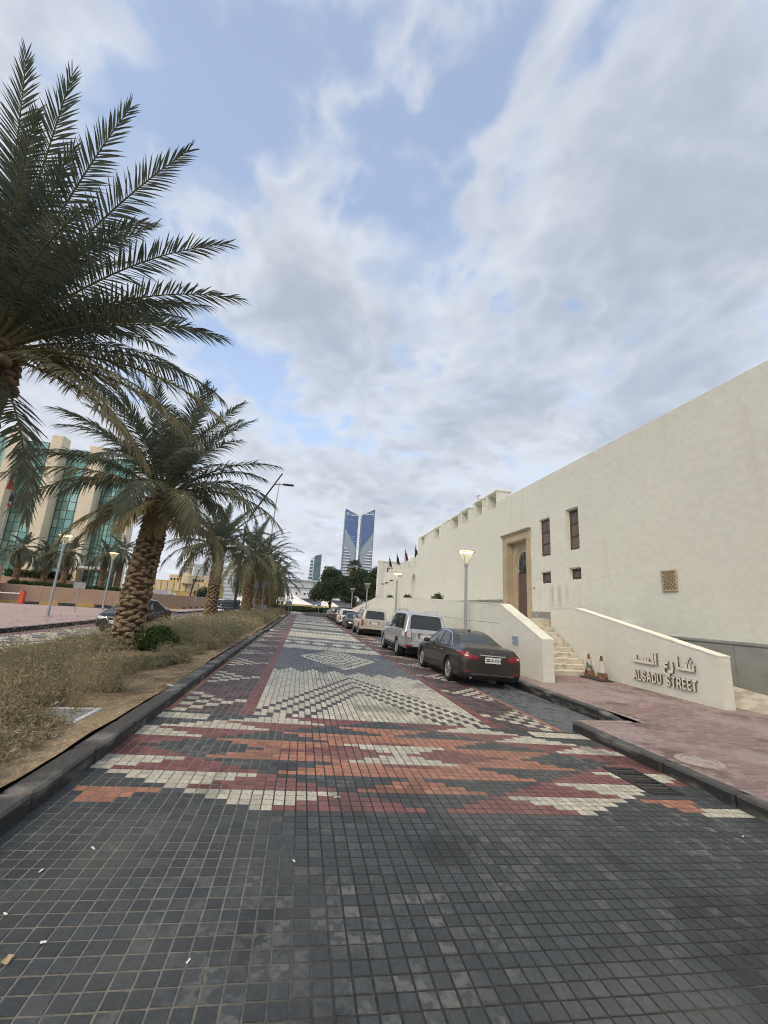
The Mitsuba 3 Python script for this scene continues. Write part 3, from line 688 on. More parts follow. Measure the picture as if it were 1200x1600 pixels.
# ---------------------------------------------------------------- street lamps
mat('lamp_bowl', (.55, .56, .55), 0.35)
scene['lamp_glass'] = {'type': 'thindielectric', 'int_ior': 1.5}
def lamp(x, y, zg, h, lab, lit=True, grp='grey post lamps along the street', s=1.0):
    t = thing('street_lamp', lab, 'street lamp', grp)
    hb = h - .70 * s
    put(t + '__post', join([lathe([(.0, -.05), (.085, -.05), (.085, .5), (.07, .55), (.062, hb - .05), (.085, hb - .04), (.085, hb + .10), (.0, hb + .10)], 16, (x, y, zg))]), 'grey_metal', smooth=30)
    put(t + '__base_plate', cbx(x - .16, x + .16, y - .16, y + .16, zg + .002, zg + .03, .006), 'grey_metal')
    for q in range(4):
        a = math.pi / 4 + q * math.pi / 2
        put(t + '__arm', tube([(x + .07 * math.cos(a), y + .07 * math.sin(a), zg + hb + .08), (x + .345 * s * math.cos(a), y + .345 * s * math.sin(a), zg + hb + .60 * s)], .013, 5), 'grey_metal')
    put(t + '__glass', lathe([(.085, hb + .12), (.325 * s, hb + .595 * s)], 24, (x, y, zg)), 'lamp_glass', smooth=True)
    put(t + '__rim', lathe([(.345 * s, hb + .585 * s), (.36 * s, hb + .60 * s), (.345 * s, hb + .615 * s), (.33 * s, hb + .60 * s), (.345 * s, hb + .585 * s)], 24, (x, y, zg)), 'grey_metal', smooth=40)
    put(t + '__lid', lathe([(.0, hb + .70 * s), (.36 * s, hb + .665 * s), (.40 * s, hb + .645 * s), (.40 * s, hb + .635 * s), (.35 * s, hb + .640 * s), (0, hb + .645 * s)], 24, (x, y, zg)), 'grey_metal', smooth=30)
    e = {'emitter': {'type': 'area', 'radiance': rgb(np.array((1.0, .78, .40)) * (.42 if lit else .06))}}
    put(t + '__diffuser', lathe([(.0, hb + .60 * s), (.318 * s, hb + .60 * s), (.33 * s, hb + .634 * s), (.30 * s, hb + .638 * s)], 24, (x, y, zg)), 'lamp_bowl', **e)
    return t
lamp(6.80, 17.1, SW, 4.5, 'lit grey post lamp with a cone bowl, standing behind the brown sedan')
lamp(6.80, 30.8, SW, 4.5, 'second lit grey post lamp from the stairs, above the silver off-roader')
lamp(6.80, 45.6, SW, 4.4, 'third grey post lamp from the stairs, in front of the leafy trees', False)
lamp(6.80, 59.6, SW, 4.35, 'most distant grey post lamp on the wall side of the street', False)
lamp(-14.2, 27.7, .21, 4.75, 'tall pale post lamp on the pink pavement, nearer of the two before the glass building')
lamp(-16.5, 40.0, .21, 4.95, 'second pale post lamp on the pink pavement, farther back beside the driveway')
lamp(-14.6, 63.0, .19, 4.8, 'pale post lamp on the far pavement before the yellow wall', False)
lamp(-15.8, 84.0, .19, 4.8, 'small distant pale post lamp beyond the junction before the yellow wall', False)

# tall dark street light leaning over the palms
t = thing('road_light', 'tall dark street light with a flat lantern on an arm, rising among the palms', 'street light')
put(t + '__pole', tube([(-5.45, 36.8, .05), (-5.40, 36.8, 7.8), (-5.15, 36.8, 8.75), (-2.86, 36.8, 12.97)], [.11, .095, .085, .06], 10), 'black_metal', smooth=40)
put(t + '__arm', tube([(-3.42, 36.8, 11.9), (-2.6, 36.75, 11.95)], .035, 6), 'black_metal')
put(t + '__lantern', cbx(-2.7, -1.75, 36.58, 36.92, 11.90, 12.02, .03), 'black_metal')
put(t + '__cabinet', cbx(-5.60, -5.30, 36.68, 36.92, .2, .75, .01), 'black_metal')
t = thing('mast', 'thin pale mast standing far behind the palms', 'mast')
put(t + '__pole', tube([(-14.2, 160, 0), (-13.6, 160, 37), (-13.1, 160, 47)], [.35, .25, .12], 6), 'grey_metal')
t = thing('arched_road_light', 'dark curved street light in front of the mosque wall', 'street light')
put(t + '__pole', tube([(-16.2, 66, .1), (-16.0, 66, 3.0), (-15.4, 66, 5.6), (-14.4, 66, 7.2), (-13.1, 66, 8.0)], [.10, .09, .075, .06, .05], 8), 'black_metal', smooth=40)
put(t + '__lantern', cbx(-13.3, -12.6, 65.88, 66.12, 7.93, 8.06, .02), 'black_metal')

# sign posts seen from behind
def sign_back(x, y, zg, h, shape, lab, r=.38, ang=0.0, m='grey_metal', cat='road sign', extra=None, col=None):
    t = thing('road_sign', lab, cat)
    put(t + '__post', tube([(x, y, zg - .1), (x + .02, y, zg + h + r)], .035, 8), 'grey_metal')
    n = {'octagon': 8, 'round': 20, 'triangle': 3}.get(shape)
    if n:
        a = np.arange(n) * 2 * np.pi / n + (np.pi / 8 if n == 8 else (np.pi / 6 + np.pi if n == 3 else 0))
        poly = Polygon(np.stack([r * np.cos(a), r * np.sin(a)], 1))
    else:
        poly = sbox(-r * 1.2, -r * .75, r * 1.2, r * .75)
    M = T().translate([x, y - .06, zg + h]).rotate([0, 0, 1], ang)
    pl = put(t + '__plate', xz_y(prism(poly, .012), 0.0), m, M=M)
    put(pl + '__rim', xz_y(prism(poly.difference(poly.buffer(-.03)), .02), -.012), col or m, M=M)
    if extra:
        extra(pl, M)
    return t
sign_back(-4.42, 41.9, .22, 3.05, 'octagon', 'grey octagonal back of a stop sign among the palms, nearer the road', .42, 25)
sign_back(-3.72, 41.7, .22, 3.05, 'octagon', 'second grey octagonal sign back, turned edgewise towards the street', .42, -35)
sign_back(-3.7, 42.4, .22, .92, 'plate', 'low grey rectangular board in the dry grass under the stop signs', .34, 5)
def worded(pl, M):
    put(pl + '__text', xz_y(join([prism(sbox(-.34, .02, .36, .09), .003), prism(sbox(-.26, -.12, .28, -.06), .003)]), -.0125), 'ink', M=M)
sign_back(-3.0, 64, .2, 2.0, 'plate', 'white rectangular notice board at the far end of the median', .45, 0, 'white_paint', 'road sign', worded, 'red_lens')
sign_back(-1.85, 64, .2, 1.5, 'round', 'grey round sign back beside the white notice board', .38, 0)
sign_back(-1.55, 66, .2, 2.3, 'triangle', 'small triangular sign above the round sign at the end of the median', .34, 0, 'white_paint', 'road sign', None, 'red_lens')
mat('sign_blue', (.02, .09, .33), 0.4)
def arrow(pl, M):
    put(pl + '__arrow', xz_y(prism(Polygon([(-.26, 0), (-.02, .2), (-.02, .07), (.26, .07), (.26, -.07), (-.02, -.07), (-.02, -.2)]), .004), -.0125), 'white_paint', M=M)
sign_back(3.05, 79, -.2, 2.05, 'round', 'round blue sign with a white arrow at the end of the street', .42, 0, 'sign_blue', 'road sign', arrow, 'white_paint')
sign_back(-15.8, 34, .21, 1.9, 'plate', 'grey rectangular sign on a pole between the two pale lamps', .30, 14)

# ---------------------------------------------------------------- vehicles
from scipy.interpolate import PchipInterpolator
def car_body(stn, ns=5, arches=(), r=.36, width=.92):
    """A closed body through cross-sections (y, z_bottom, z_belt, z_top, half width, half width of the roof, rearward lean of the top), with wheel arches cut out."""
    s = np.asarray(stn, float); n = len(s)
    q = PchipInterpolator(np.arange(n), s)(np.linspace(0, n - 1, (n - 1) * ns + 1))
    y, zb, zl, zt, w, wt, sh = q.T
    h = zl - zb
    rows = [(0 * w, zb), (.80 * w, zb), (.93 * w, zb + .04 * h), (.985 * w, zb + .16 * h), (w, zb + .40 * h), (w - .004, zb + .66 * h), (w - .012, zb + .80 * h), (w - .032, zl - .05 * h), (w - .07, zl + .005),
            (.72 * (w - .07) + .28 * wt, zl + .30 * (zt - zl)), (.40 * (w - .07) + .60 * wt, zl + .62 * (zt - zl)), (.12 * (w - .07) + .88 * wt, zl + .86 * (zt - zl)), (.95 * wt, zl + .95 * (zt - zl)), (.80 * wt, zt - .012), (.45 * wt, zt - .002), (0 * w, zt)]
    X = np.stack([a for a, _ in rows], 1); Z = np.stack([b for _, b in rows], 1)
    Y = y[:, None] + sh[:, None] * np.clip((Z - zl[:, None]) / np.maximum(zt - zl, .05)[:, None], 0, 1) ** 1.1
    m = X.shape[1]
    ring = np.concatenate([np.stack([X, Y, Z], -1), np.stack([-X, Y, Z], -1)[:, m - 2:0:-1]], 1)
    k, L = ring.shape[1], ring.shape[0]
    v = ring.reshape(-1, 3)
    i, j = np.meshgrid(np.arange(L - 1), np.arange(k), indexing='ij')
    f = np.stack([i * k + j, i * k + (j + 1) % k, (i + 1) * k + (j + 1) % k, (i + 1) * k + j], -1).reshape(-1, 4)
    f = np.vstack([f[:, [0, 1, 2]], f[:, [0, 2, 3]]])
    c0, c1 = ring[0].mean(0), ring[-1].mean(0)
    jj = np.arange(k); b = len(v)
    v = np.vstack([v, c0, c1])
    f = np.vstack([f, np.stack([(jj + 1) % k, jj, np.full(k, b)], 1), np.stack([(L - 1) * k + jj, (L - 1) * k + (jj + 1) % k, np.full(k, b + 1)], 1)])
    B = man((v, f))
    for ya, za in arches:
        for sx in (-1, 1):
            c = manifold3d.Manifold.cylinder(.34, r, r, 40).rotate([0, 90, 0]).translate([width - .27 if sx > 0 else -width - .07, ya, za])
            B -= c
    return unman(B)

def cast(body, org, dirn):
    """Distances along dirn from the points org to the body (inf where it is missed)."""
    v, f = body; k = int(np.argmax(np.abs(dirn))); o2 = [i for i in range(3) if i != k]
    tv = v[f]; lo, hi = org[:, o2].min(0), org[:, o2].max(0)
    ok = (tv[:, :, o2].max(1) >= lo).all(1) & (tv[:, :, o2].min(1) <= hi).all(1)
    nk = np.cross(tv[:, 1] - tv[:, 0], tv[:, 2] - tv[:, 0])[:, k] * dirn[k]
    f = f[ok & (nk < -1e-9)]
    if not len(f):
        return np.full(len(org), np.inf)
    a, e1, e2 = v[f[:, 0]], v[f[:, 1]] - v[f[:, 0]], v[f[:, 2]] - v[f[:, 0]]
    h = np.cross(dirn, e2); det = np.einsum('ij,ij->i', e1, h)
    out = np.full(len(org), np.inf)
    for k in range(0, len(org), 200):
        s = org[k:k + 200, None] - a[None]
        u = np.einsum('nij,ij->ni', s, h) / det
        qv = np.cross(s, e1[None]); w = (qv @ dirn) / det; t = np.einsum('nij,ij->ni', qv, e2) / det
        t = np.where((u >= -1e-6) & (w >= -1e-6) & (u + w <= 1 + 1e-6) & (t > 0), t, np.inf)
        out[k:k + 200] = t.min(1)
    return out

def patch(body, poly, view, off=.005, size=.09, thick=.012):
    """A polygon drawn in side view (y, z) or end view (x, z) laid on the body, standing out by off."""
    p = poly if hasattr(poly, 'geom_type') else Polygon(poly)
    vs, fs, n = [], [], 0
    for g in getattr(p, 'geoms', [p]):
        t = trimesh.creation.triangulate_polygon(g.segmentize(size), engine='earcut')
        v2, f2 = np.asarray(t[0]), np.asarray(t[1])
        v3, f3 = trimesh.remesh.subdivide_to_size(np.column_stack([v2, np.zeros(len(v2))]), f2, size, max_iter=8)
        v2 = v3[:, :2]
        if view in 'lr':
            o = np.stack([np.full(len(v2), -3.0 if view == 'l' else 3.0), v2[:, 0], v2[:, 1]], 1); d = np.array([1.0 if view == 'l' else -1.0, 0, 0])
        else:
            o = np.stack([v2[:, 0], np.full(len(v2), -3.0 if view == 'b' else 9.0), v2[:, 1]], 1); d = np.array([0, 1.0 if view == 'b' else -1.0, 0])
        t = cast(body, o, d)
        good = np.isfinite(t); t[~good] = np.median(t[good]) if good.any() else 3
        q = o + d * (t - off)[:, None]
        keep = good[f3].all(1)
        vs.append(q); fs.append(f3[keep] + n); n += len(q)
    return np.vstack(vs), np.vstack(fs)

def wheel_mesh(r, w, rim, spokes):
    tyre = lathe([(rim, -w / 2 + .02), (r - .05, -w / 2), (r - .012, -w / 2 + .02), (r, -w / 2 + .05), (r, w / 2 - .05), (r - .012, w / 2 - .02), (r - .05, w / 2), (rim, w / 2 - .02), (rim - .02, w / 2 - .06), (rim - .02, -w / 2 + .06), (rim, -w / 2 + .02)], 32)
    parts = [lathe([(rim + .002, w / 2 - .018), (rim - .012, w / 2 - .008), (rim - .035, w / 2 - .03), (rim - .04, w / 2 - .09)], 32), lathe([(.0, w / 2 - .02), (.05, w / 2 - .022), (.075, w / 2 - .045), (.075, w / 2 - .07)], 16)]
    for k in range(spokes):
        a = 2 * np.pi * k / spokes
        b = cbx(.05, rim - .03, -.032, .032, w / 2 - .075, w / 2 - .035, .01)
        v = b[0].copy(); v[:, 1] *= np.where(v[:, 0] > .1, 1.25, .8)
        parts.append((np.stack([v[:, 0] * math.cos(a) - v[:, 1] * math.sin(a), v[:, 0] * math.sin(a) + v[:, 1] * math.cos(a), v[:, 2]], 1), b[1]))
    disc = lathe([(.0, -.0), (rim - .05, -.0), (rim - .05, -.02)], 24)
    R = lambda m: remap(m, lambda v: np.stack([v[:, 2], v[:, 1], v[:, 0]], 1) * [1, 1, -1] * [1, 1, 1])
    return R(tyre), R(join(parts)), R(disc)

def ribbon(line, w):
    return LineString(line).buffer(w / 2, cap_style=2, join_style=2)

class Car:
    """A vehicle of one design: meshes made once, then placed in a paint of its own."""
    def __init__(self, stn, axles, r, width, L, rim=.23, spokes=5, tyre_w=.22, clear=.0):
        self.body = car_body(stn, arches=[(a, r) for a in axles], r=r + .045, width=width)
        self.parts, self.axles, self.r, self.width, self.tw = [], axles, r, width, tyre_w
        self.add('body', self.body, 'PAINT', 35)
        tyre, rims, disc = wheel_mesh(r, tyre_w, rim, spokes)
        self.tyre, self.rims, self.disc = mikit.ply(tyre, 'rubber', smooth=35), mikit.ply(rims, 'rim_metal', smooth=35), mikit.ply(disc, 'black_plastic')
        self.add('underbody', join([bx(-width + .30, width - .30, .35, L - .4, .19, .45), bx(-width + .12, width - .12, axles[0] + r + .08, axles[1] - r - .08, .20, .34)]), 'black_plastic')
    def add(self, name, m, b, smooth=35):
        if len(m[1]):
            self.parts.append((name, mikit.ply(m, None if b == 'PAINT' else b, smooth=smooth), b))
    def patch(self, name, poly, view, b, off=.005, size=.09):
        for v in view:
            self.add(name, patch(self.body, poly, v, off, size), b, 60)
    def place(self, name, lab, cat, x, y, z, paint, rot=0.0, roll=0.0, group=None, skip=(), only=None):
        t = thing(name, lab, cat, group)
        M = T().translate([x, y, z]).rotate([0, 1, 0], roll).rotate([0, 0, 1], rot)
        for n, p, b in self.parts:
            if only and not any(n.startswith(o) for o in only): continue
            q = dict(p)
            q['bsdf'] = {'type': 'ref', 'id': paint if b == 'PAINT' else b}
            put(f'{t}__{n}', q, None, M=M)
        for ya in self.axles:
            for sx in (-1, 1):
                W = M @ T().translate([sx * (self.width - self.tw / 2 - .012), ya, self.r]).rotate([0, 0, 1], 0 if sx > 0 else 180)
                w = put(f'{t}__wheel', self.tyre, None, M=W)
                put(f'{w}__rim', self.rims, None, M=W); put(f'{w}__hub', self.disc, None, M=W)
        return t

def mirror_x(p):
    return [(-x, z) for x, z in p]
def plate(c, y, z, text, tilt=0.0, w=.46, h=.15):
    """A number plate facing backwards (or forwards when y is beyond the middle)."""
    back = y < 2
    def f(m):
        return remap(m, lambda v: np.stack([v[:, 0] if back else -v[:, 0], y - v[:, 2] if back else y + v[:, 2], z + v[:, 1]], 1))
    c.add('number_plate', f(remap(prism(sbox(-w / 2, -h / 2, w / 2, h / 2), .012), lambda v: v)), 'plate_white', False)
    if text:
        t = meshkit.text_mesh(text, h * .52, .003, bold=True); v = np.array(t.vertices)
        k = min(1.0, w * .60 / (v[:, 0].max() - v[:, 0].min()))
        v[:, 0] = (v[:, 0] - v[:, 0].min()) * k - w * .12; v[:, 1] -= h * .26; v[:, 2] += .0125
        c.add('plate_text', f((v, np.array(t.faces))), 'ink', False)
        c.add('plate_text', f(remap(join([prism(sbox(-w * .44, -.035, -w * .17, -.012), .003), prism(sbox(-w * .40, .0, -w * .2, .035), .003)]), lambda v: v + [0, 0, .0125])), 'ink', False)

# --- saloon
SED = [(0.00, .36, .72, .82, .74, .60, 0), (0.05, .27, .86, .96, .845, .68, 0), (0.20, .22, .92, 1.055, .895, .70, 0), (0.70, .19, .945, 1.095, .915, .655, 0), (1.10, .18, .95, 1.235, .915, .60, 0), (1.55, .17, .945, 1.39, .915, .575, 0),
       (2.15, .17, .935, 1.465, .915, .585, 0), (2.65, .17, .925, 1.455, .915, .595, 0), (3.05, .17, .915, 1.335, .915, .62, 0), (3.55, .17, .90, 1.06, .915, .70, 0), (3.75, .18, .87, .985, .91, .74, 0), (4.3, .18, .80, .90, .89, .72, 0), (4.66, .20, .70, .81, .84, .66, 0), (4.82, .24, .60, .70, .74, .58, 0), (4.87, .32, .54, .60, .60, .48, 0)]
def saloon(plate_text, front=False):
    c = Car(SED, (1.10, 3.88), .335, .915, 4.87, rim=.225, spokes=10)
    side = [[(1.42, .985), (1.62, 1.30), (1.80, 1.355), (2.12, 1.385), (2.12, .965)], [(2.20, .965), (2.20, 1.388), (2.52, 1.375), (2.86, 1.25), (3.22, 1.02), (3.20, .955)]]
    rear_q = [(1.12, 1.0), (1.36, 1.16), (1.52, 1.25), (1.36, .99)]
    for s in side:
        c.patch('side_window', s, 'lr', 'car_glass', .006, .07)
    c.patch('quarter_window', rear_q, 'lr', 'car_glass', .006, .06)
    out = unary_union([Polygon(s) for s in side + [rear_q]]).buffer(.05).buffer(-.012)
    c.patch('window_trim', out.difference(unary_union([Polygon(s) for s in side + [rear_q]]).buffer(.008)), 'lr', 'black_plastic', .003, .07)
    c.patch('chrome_line', ribbon([(1.06, .985), (1.34, 1.18), (1.62, 1.345), (2.1, 1.412), (2.5, 1.40)], .018), 'lr', 'chrome', .008, .08)
    c.patch('rear_window', [(-.60, 1.125), (-.52, 1.30), (-.44, 1.385), (.44, 1.385), (.52, 1.30), (.60, 1.125)], 'b', 'car_glass', .006, .06)
    c.patch('windscreen', [(-.66, 1.075), (-.57, 1.25), (-.50, 1.405), (.50, 1.405), (.57, 1.25), (.66, 1.075)], 'f', 'car_glass', .006, .06)
    for xs in (lambda p: p, mirror_x):
        c.patch('tail_lamp', xs([(.875, .925), (.845, .80), (.70, .76), (.47, .745), (.40, .79), (.46, .845), (.62, .875), (.76, .94)]), 'b', 'red_lens', .010, .04)
        c.patch('reverse_lamp', xs([(.72, .86), (.80, .85), (.80, .82), (.70, .825)]), 'b', 'clear_lens', .0125, .04)
        c.patch('reflector', xs([(.80, .43), (.62, .42), (.62, .45), (.80, .46)]), 'b', 'red_lens', .008, .05)
        c.patch('headlamp', xs([(.78, .69), (.80, .60), (.60, .575), (.42, .60), (.44, .66), (.62, .70)]), 'f', 'clear_lens', .008, .05)
        c.patch('fog_lamp', xs([(.66, .40), (.52, .40), (.52, .33), (.66, .35)]), 'f', 'black_plastic', .006, .05)
    c.patch('tail_lamp_wrap', [(.09, .82), (.50, .90), (.42, .945), (.12, .925)], 'lr', 'red_lens', .008, .05)
    c.patch('grille', [(-.42, .66), (-.36, .40), (.36, .40), (.42, .66), (.2, .64), (-.2, .64)], 'f', 'black_plastic', .006, .05)
    c.patch('grille_trim', unary_union([ribbon([(-.40, .66), (-.22, .45), (.22, .45), (.40, .66)], .045)]), 'f', 'chrome', .012, .05)
    c.patch('air_intake', sbox(-.60, .26, .60, .34), 'f', 'black_plastic', .006, .06)
    c.patch('lower_bumper', sbox(-.76, .28, .76, .37), 'b', 'black_plastic', .006, .06)
    c.patch('bumper_trim', sbox(-.62, .365, .62, .382), 'b', 'chrome', .010, .07)
    c.patch('boot_trim', [(-.36, .885), (.36, .885), (.38, .862), (-.38, .862)], 'b', 'chrome', .010, .06)
    c.patch('boot_seam', unary_union([ribbon([(-.47, 1.03), (-.47, .74), (-.44, .62), (.44, .62), (.47, .74), (.47, 1.03)], .012)]), 'b', 'black_plastic', .003, .06)
    c.patch('door_seam', unary_union([ribbon([(2.16, .96), (2.16, .30)], .012), ribbon([(3.22, .95), (3.26, .55), (3.18, .30)], .012), ribbon([(1.36, .98), (1.46, .70), (1.52, .48), (1.58, .30)], .012), ribbon([(1.58, .30), (3.18, .30)], .012)]), 'lr', 'black_plastic', .002, .08)
    c.patch('sill', sbox(1.52, .19, 3.46, .245), 'lr', 'black_plastic', .004, .1)
    c.patch('door_handle', unary_union([sbox(2.26, .80, 2.46, .83), sbox(1.56, .82, 1.76, .85)]), 'lr', 'chrome', .022, .07)
    for sx in (-1, 1):
        m = cbx(.90, 1.08, 3.00, 3.14, .93, 1.06, .03)
        c.add('mirror', remap(m, lambda v: v * [sx, 1, 1]) if sx > 0 else (m[0] * [-1, 1, 1], m[1][:, ::-1]), 'PAINT', False)
    c.add('emblem', xz_y(prism(Polygon(np.stack([.055 * np.cos(np.linspace(0, 6.1, 18)), .93 + .055 * np.sin(np.linspace(0, 6.1, 18))], 1)).difference(Polygon(np.stack([.038 * np.cos(np.linspace(0, 6.1, 18)), .93 + .038 * np.sin(np.linspace(0, 6.1, 18))], 1))), .012), .055), 'chrome', False)
    c.add('emblem_bar', xz_y(prism(sbox(-.075, .92, .075, .94), .016), .055), 'chrome', False)
    nt = meshkit.text_mesh('ALTIMA', .032, .004, bold=True); nv = np.array(nt.vertices)
    c.add('name_badge', (np.stack([nv[:, 0] - .36, .06 - nv[:, 2], nv[:, 1] + .905], 1), np.array(nt.faces)), 'chrome', False)
    plate(c, patch(c.body, sbox(-.22, .70, .22, .81), 'b', .012, .1)[0][:, 1].min(), .755, plate_text); plate(c, 4.89, .46, '')
    c.add('shark_fin', remap(prism(Polygon([(1.72, 1.42), (1.92, 1.455), (1.75, 1.50)]), .03), lambda v: np.stack([v[:, 2] - .015, v[:, 0], v[:, 1]], 1)), 'PAINT', False)
    c.add('exhaust', tube([(-.62, -.0, .27), (-.62, .2, .28)], .035, 10), 'chrome')
    return c

# --- tall off-road wagons
def wagon_stations(L, Hh, w, belt, lean=.26, hood=1.14, clear=.40):
    k = L / 5.14; h = Hh / 1.92
    return [(0.0, clear + .10, belt - .10, Hh - .22, w - .085, .66, lean), (.05 * k, clear + .02, belt - .02, Hh - .11, w - .02, .72, lean), (.25 * k, clear, belt, Hh - .05, w, .74, lean * .7), (1.0 * k, clear - .02, belt, Hh - .01, w + .004, .75, 0), (2.0 * k, clear - .02, belt - .01, Hh, w + .004, .75, 0), (2.75 * k, clear - .02, belt - .02, Hh - .03, w + .004, .74, 0),
            (3.12 * k, clear - .02, belt - .03, Hh - .15, w, .73, 0), (3.52 * k, clear - .02, belt - .04, hood + .16, w, .76, 0), (3.72 * k, clear, hood - .09, hood + .02, w, .80, 0), (4.45 * k, clear, hood - .13, hood - .03, w - .01, .80, 0), (4.92 * k, clear, hood - .22, hood - .10, w - .04, .78, 0), (5.08 * k, clear + .04, hood - .32, hood - .22, w - .10, .72, 0), (5.14 * k, clear + .14, hood - .42, hood - .36, w - .18, .62, 0)]
def wagon(L=5.14, Hh=1.92, w=.985, belt=1.14, axles=(1.13, 4.2), r=.39, lean=.26, hood=1.14, lamps='wide', rack=True, plate_text='', spokes=6, dark_roof=False, clear=.40):
    c = Car(wagon_stations(L, Hh, w, belt, lean, hood, clear), axles, r, w, L, rim=.25, spokes=spokes, tyre_w=.26)
    k = L / 5.14; zt = Hh - .14; zb = belt + .035
    y0 = .36 * k + lean * .1
    wins = [[(y0, zb), (y0 + .16 * k + lean * .3, zt - .02), (1.16 * k, zt), (1.16 * k, zb)], [(1.26 * k, zb), (1.26 * k, zt), (2.08 * k, zt), (2.08 * k, zb - .01)], [(2.18 * k, zb - .01), (2.18 * k, zt), (2.70 * k, zt - .03), (3.02 * k, zt - .17), (3.28 * k, zb + .02), (3.28 * k, zb - .03)]]
    for s in wins:
        c.patch('side_window', Polygon(s).buffer(-.015).buffer(.015), 'lr', 'car_glass', .006, .09)
    u = unary_union([Polygon(s) for s in wins])
    c.patch('window_trim', u.buffer(.055, join_style=2).buffer(-.015).difference(u.buffer(.004)), 'lr', 'chrome' if lamps == 'wide' else 'black_plastic', .003, .09)
    c.patch('rear_window', Polygon([(-.70, belt + .06), (-.64, Hh - .22), (-.56, Hh - .165), (.56, Hh - .165), (.64, Hh - .22), (.70, belt + .06)]).buffer(-.02).buffer(.02), 'b', 'car_glass', .008, .08)
    c.patch('windscreen', [(-.76, hood + .10), (-.66, Hh - .13), (.66, Hh - .13), (.76, hood + .10)], 'f', 'car_glass', .006, .08)
    for xs in (lambda p: p, mirror_x):
        if lamps == 'wide':
            c.patch('tail_lamp', xs([(.93, belt - .07), (.93, belt - .29), (.64, belt - .29), (.64, belt - .07)]), 'b', 'clear_lens', .016, .05)
            c.patch('tail_lamp_side', [(.03, belt - .06), (.26, belt - .06), (.26, belt - .27), (.03, belt - .29)], 'l' if xs([(1, 1)])[0][0] < 0 else 'r', 'clear_lens', .010, .05)
            c.patch('tail_lamp_red', xs([(.93, belt - .07), (.93, belt - .29), (.83, belt - .29), (.83, belt - .07)]), 'b', 'tail_smoke', .020, .05)
            c.patch('reflector', xs([(.86, .56), (.86, .50), (.56, .49), (.56, .57)]), 'b', 'red_lens', .012, .05)
        else:
            c.patch('tail_lamp', xs([(.95, belt + .04), (.95, belt - .42), (.79, belt - .42), (.82, belt + .04)]), 'b', 'red_lens', .016, .05)
        c.patch('headlamp', xs([(.88, hood - .22), (.86, hood - .40), (.50, hood - .38), (.50, hood - .24)]), 'f', 'clear_lens', .012, .05)
        c.patch('fog_lamp', xs([(.78, clear + .12), (.78, clear + .04), (.56, clear + .04), (.56, clear + .12)]), 'f', 'clear_lens', .010, .05)
    c.patch('grille', [(-.46, hood - .20), (-.40, hood - .52), (.40, hood - .52), (.46, hood - .20)], 'f', 'black_plastic', .010, .06)
    c.patch('grille_trim', unary_union([ribbon([(-.44, hood - .22), (-.3, hood - .48), (.3, hood - .48), (.44, hood - .22)], .05)]), 'f', 'chrome', .018, .06)
    c.patch('air_intake', sbox(-.50, clear + .03, .50, clear + .15), 'f', 'black_plastic', .010, .07)
    c.patch('lower_bumper', sbox(-.80, clear + .01, .80, clear + .10), 'b', 'black_plastic', .012, .08)
    c.patch('tailgate_seam', unary_union([ribbon([(-.62, belt + .05), (-.62, belt - .44), (.62, belt - .44), (.62, belt + .05)], .014)]), 'b', 'black_plastic', .004, .08)
    c.patch('tailgate_trim', sbox(-.34, belt - .13, .34, belt - .085), 'b', 'chrome', .022, .08)
    c.patch('plate_recess', sbox(-.33, belt - .31, .33, belt - .135), 'b', 'plate_recess', .012, .08)
    hit = patch(c.body, sbox(-.02, belt - .24, .02, belt - .2), 'b', .02, .1)[0][:, 1].min()
    plate(c, hit, belt - .225, plate_text)
    c.patch('door_seam', unary_union([ribbon([(2.13 * k, belt), (2.13 * k, clear + .12)], .014), ribbon([(3.30 * k, belt - .02), (3.36 * k, clear + .12)], .014), ribbon([(1.20 * k, belt), (1.26 * k, belt - .30), (1.13 * k + r + .12, clear + .12)], .014), ribbon([(1.13 * k + r + .12, clear + .12), (3.36 * k, clear + .12)], .014)]), 'lr', 'black_plastic', .003, .09)
    c.patch('door_handle', unary_union([sbox(2.22 * k, belt - .13, 2.44 * k, belt - .095), sbox(1.34 * k, belt - .13, 1.56 * k, belt - .095)]), 'lr', 'chrome', .026, .08)
    for sx in (-1, 1):
        s = 1 if sx > 0 else -1
        m = cbx(w - .02, w + .19, 3.02 * k, 3.16 * k, belt + .0, belt + .20, .035)
        c.add('mirror', m if sx > 0 else (m[0] * [-1, 1, 1], m[1][:, ::-1]), 'PAINT', False)
        c.add('running_board', cbx(*sorted((s * (w - .16), s * (w + .03))), axles[0] + r + .10, axles[1] - r - .10, clear - .06, clear - .015, .01), 'black_plastic', False)
        if rack:
            c.add('roof_rail', join([tube([(s * .66, .75 * k, Hh - .06), (s * .665, .82 * k, Hh + .045), (s * .67, 1.5 * k, Hh + .06), (s * .66, 2.5 * k, Hh + .04), (s * .655, 2.62 * k, Hh - .05)], .022, 6)]), 'grey_metal')
    c.patch('rear_spoiler', sbox(-.60, Hh - .155, .60, Hh - .10), 'b', 'PAINT', .05, .08)
    return c
mat('tail_smoke', (.30, .16, .15), .15, clearcoat=1.0); mat('plate_recess', (.16, .165, .17), .35)
saloon_a = saloon('40-50363')
off_roader = wagon(plate_text='')
truck_wagon = wagon(L=5.18, Hh=1.89, w=.995, belt=1.12, axles=(1.12, 4.07), r=.39, lean=.13, lamps='tall', rack=True, spokes=5)
crossover = wagon(L=4.65, Hh=1.68, w=.92, belt=1.02, axles=(.98, 3.70), r=.35, lean=.22, hood=1.02, lamps='tall', rack=False, spokes=5, clear=.30)
ROLL = math.degrees(math.atan(CROSS))
def on_road(x):
    return rz(x) - .002
G = 'cars parked along the wall'
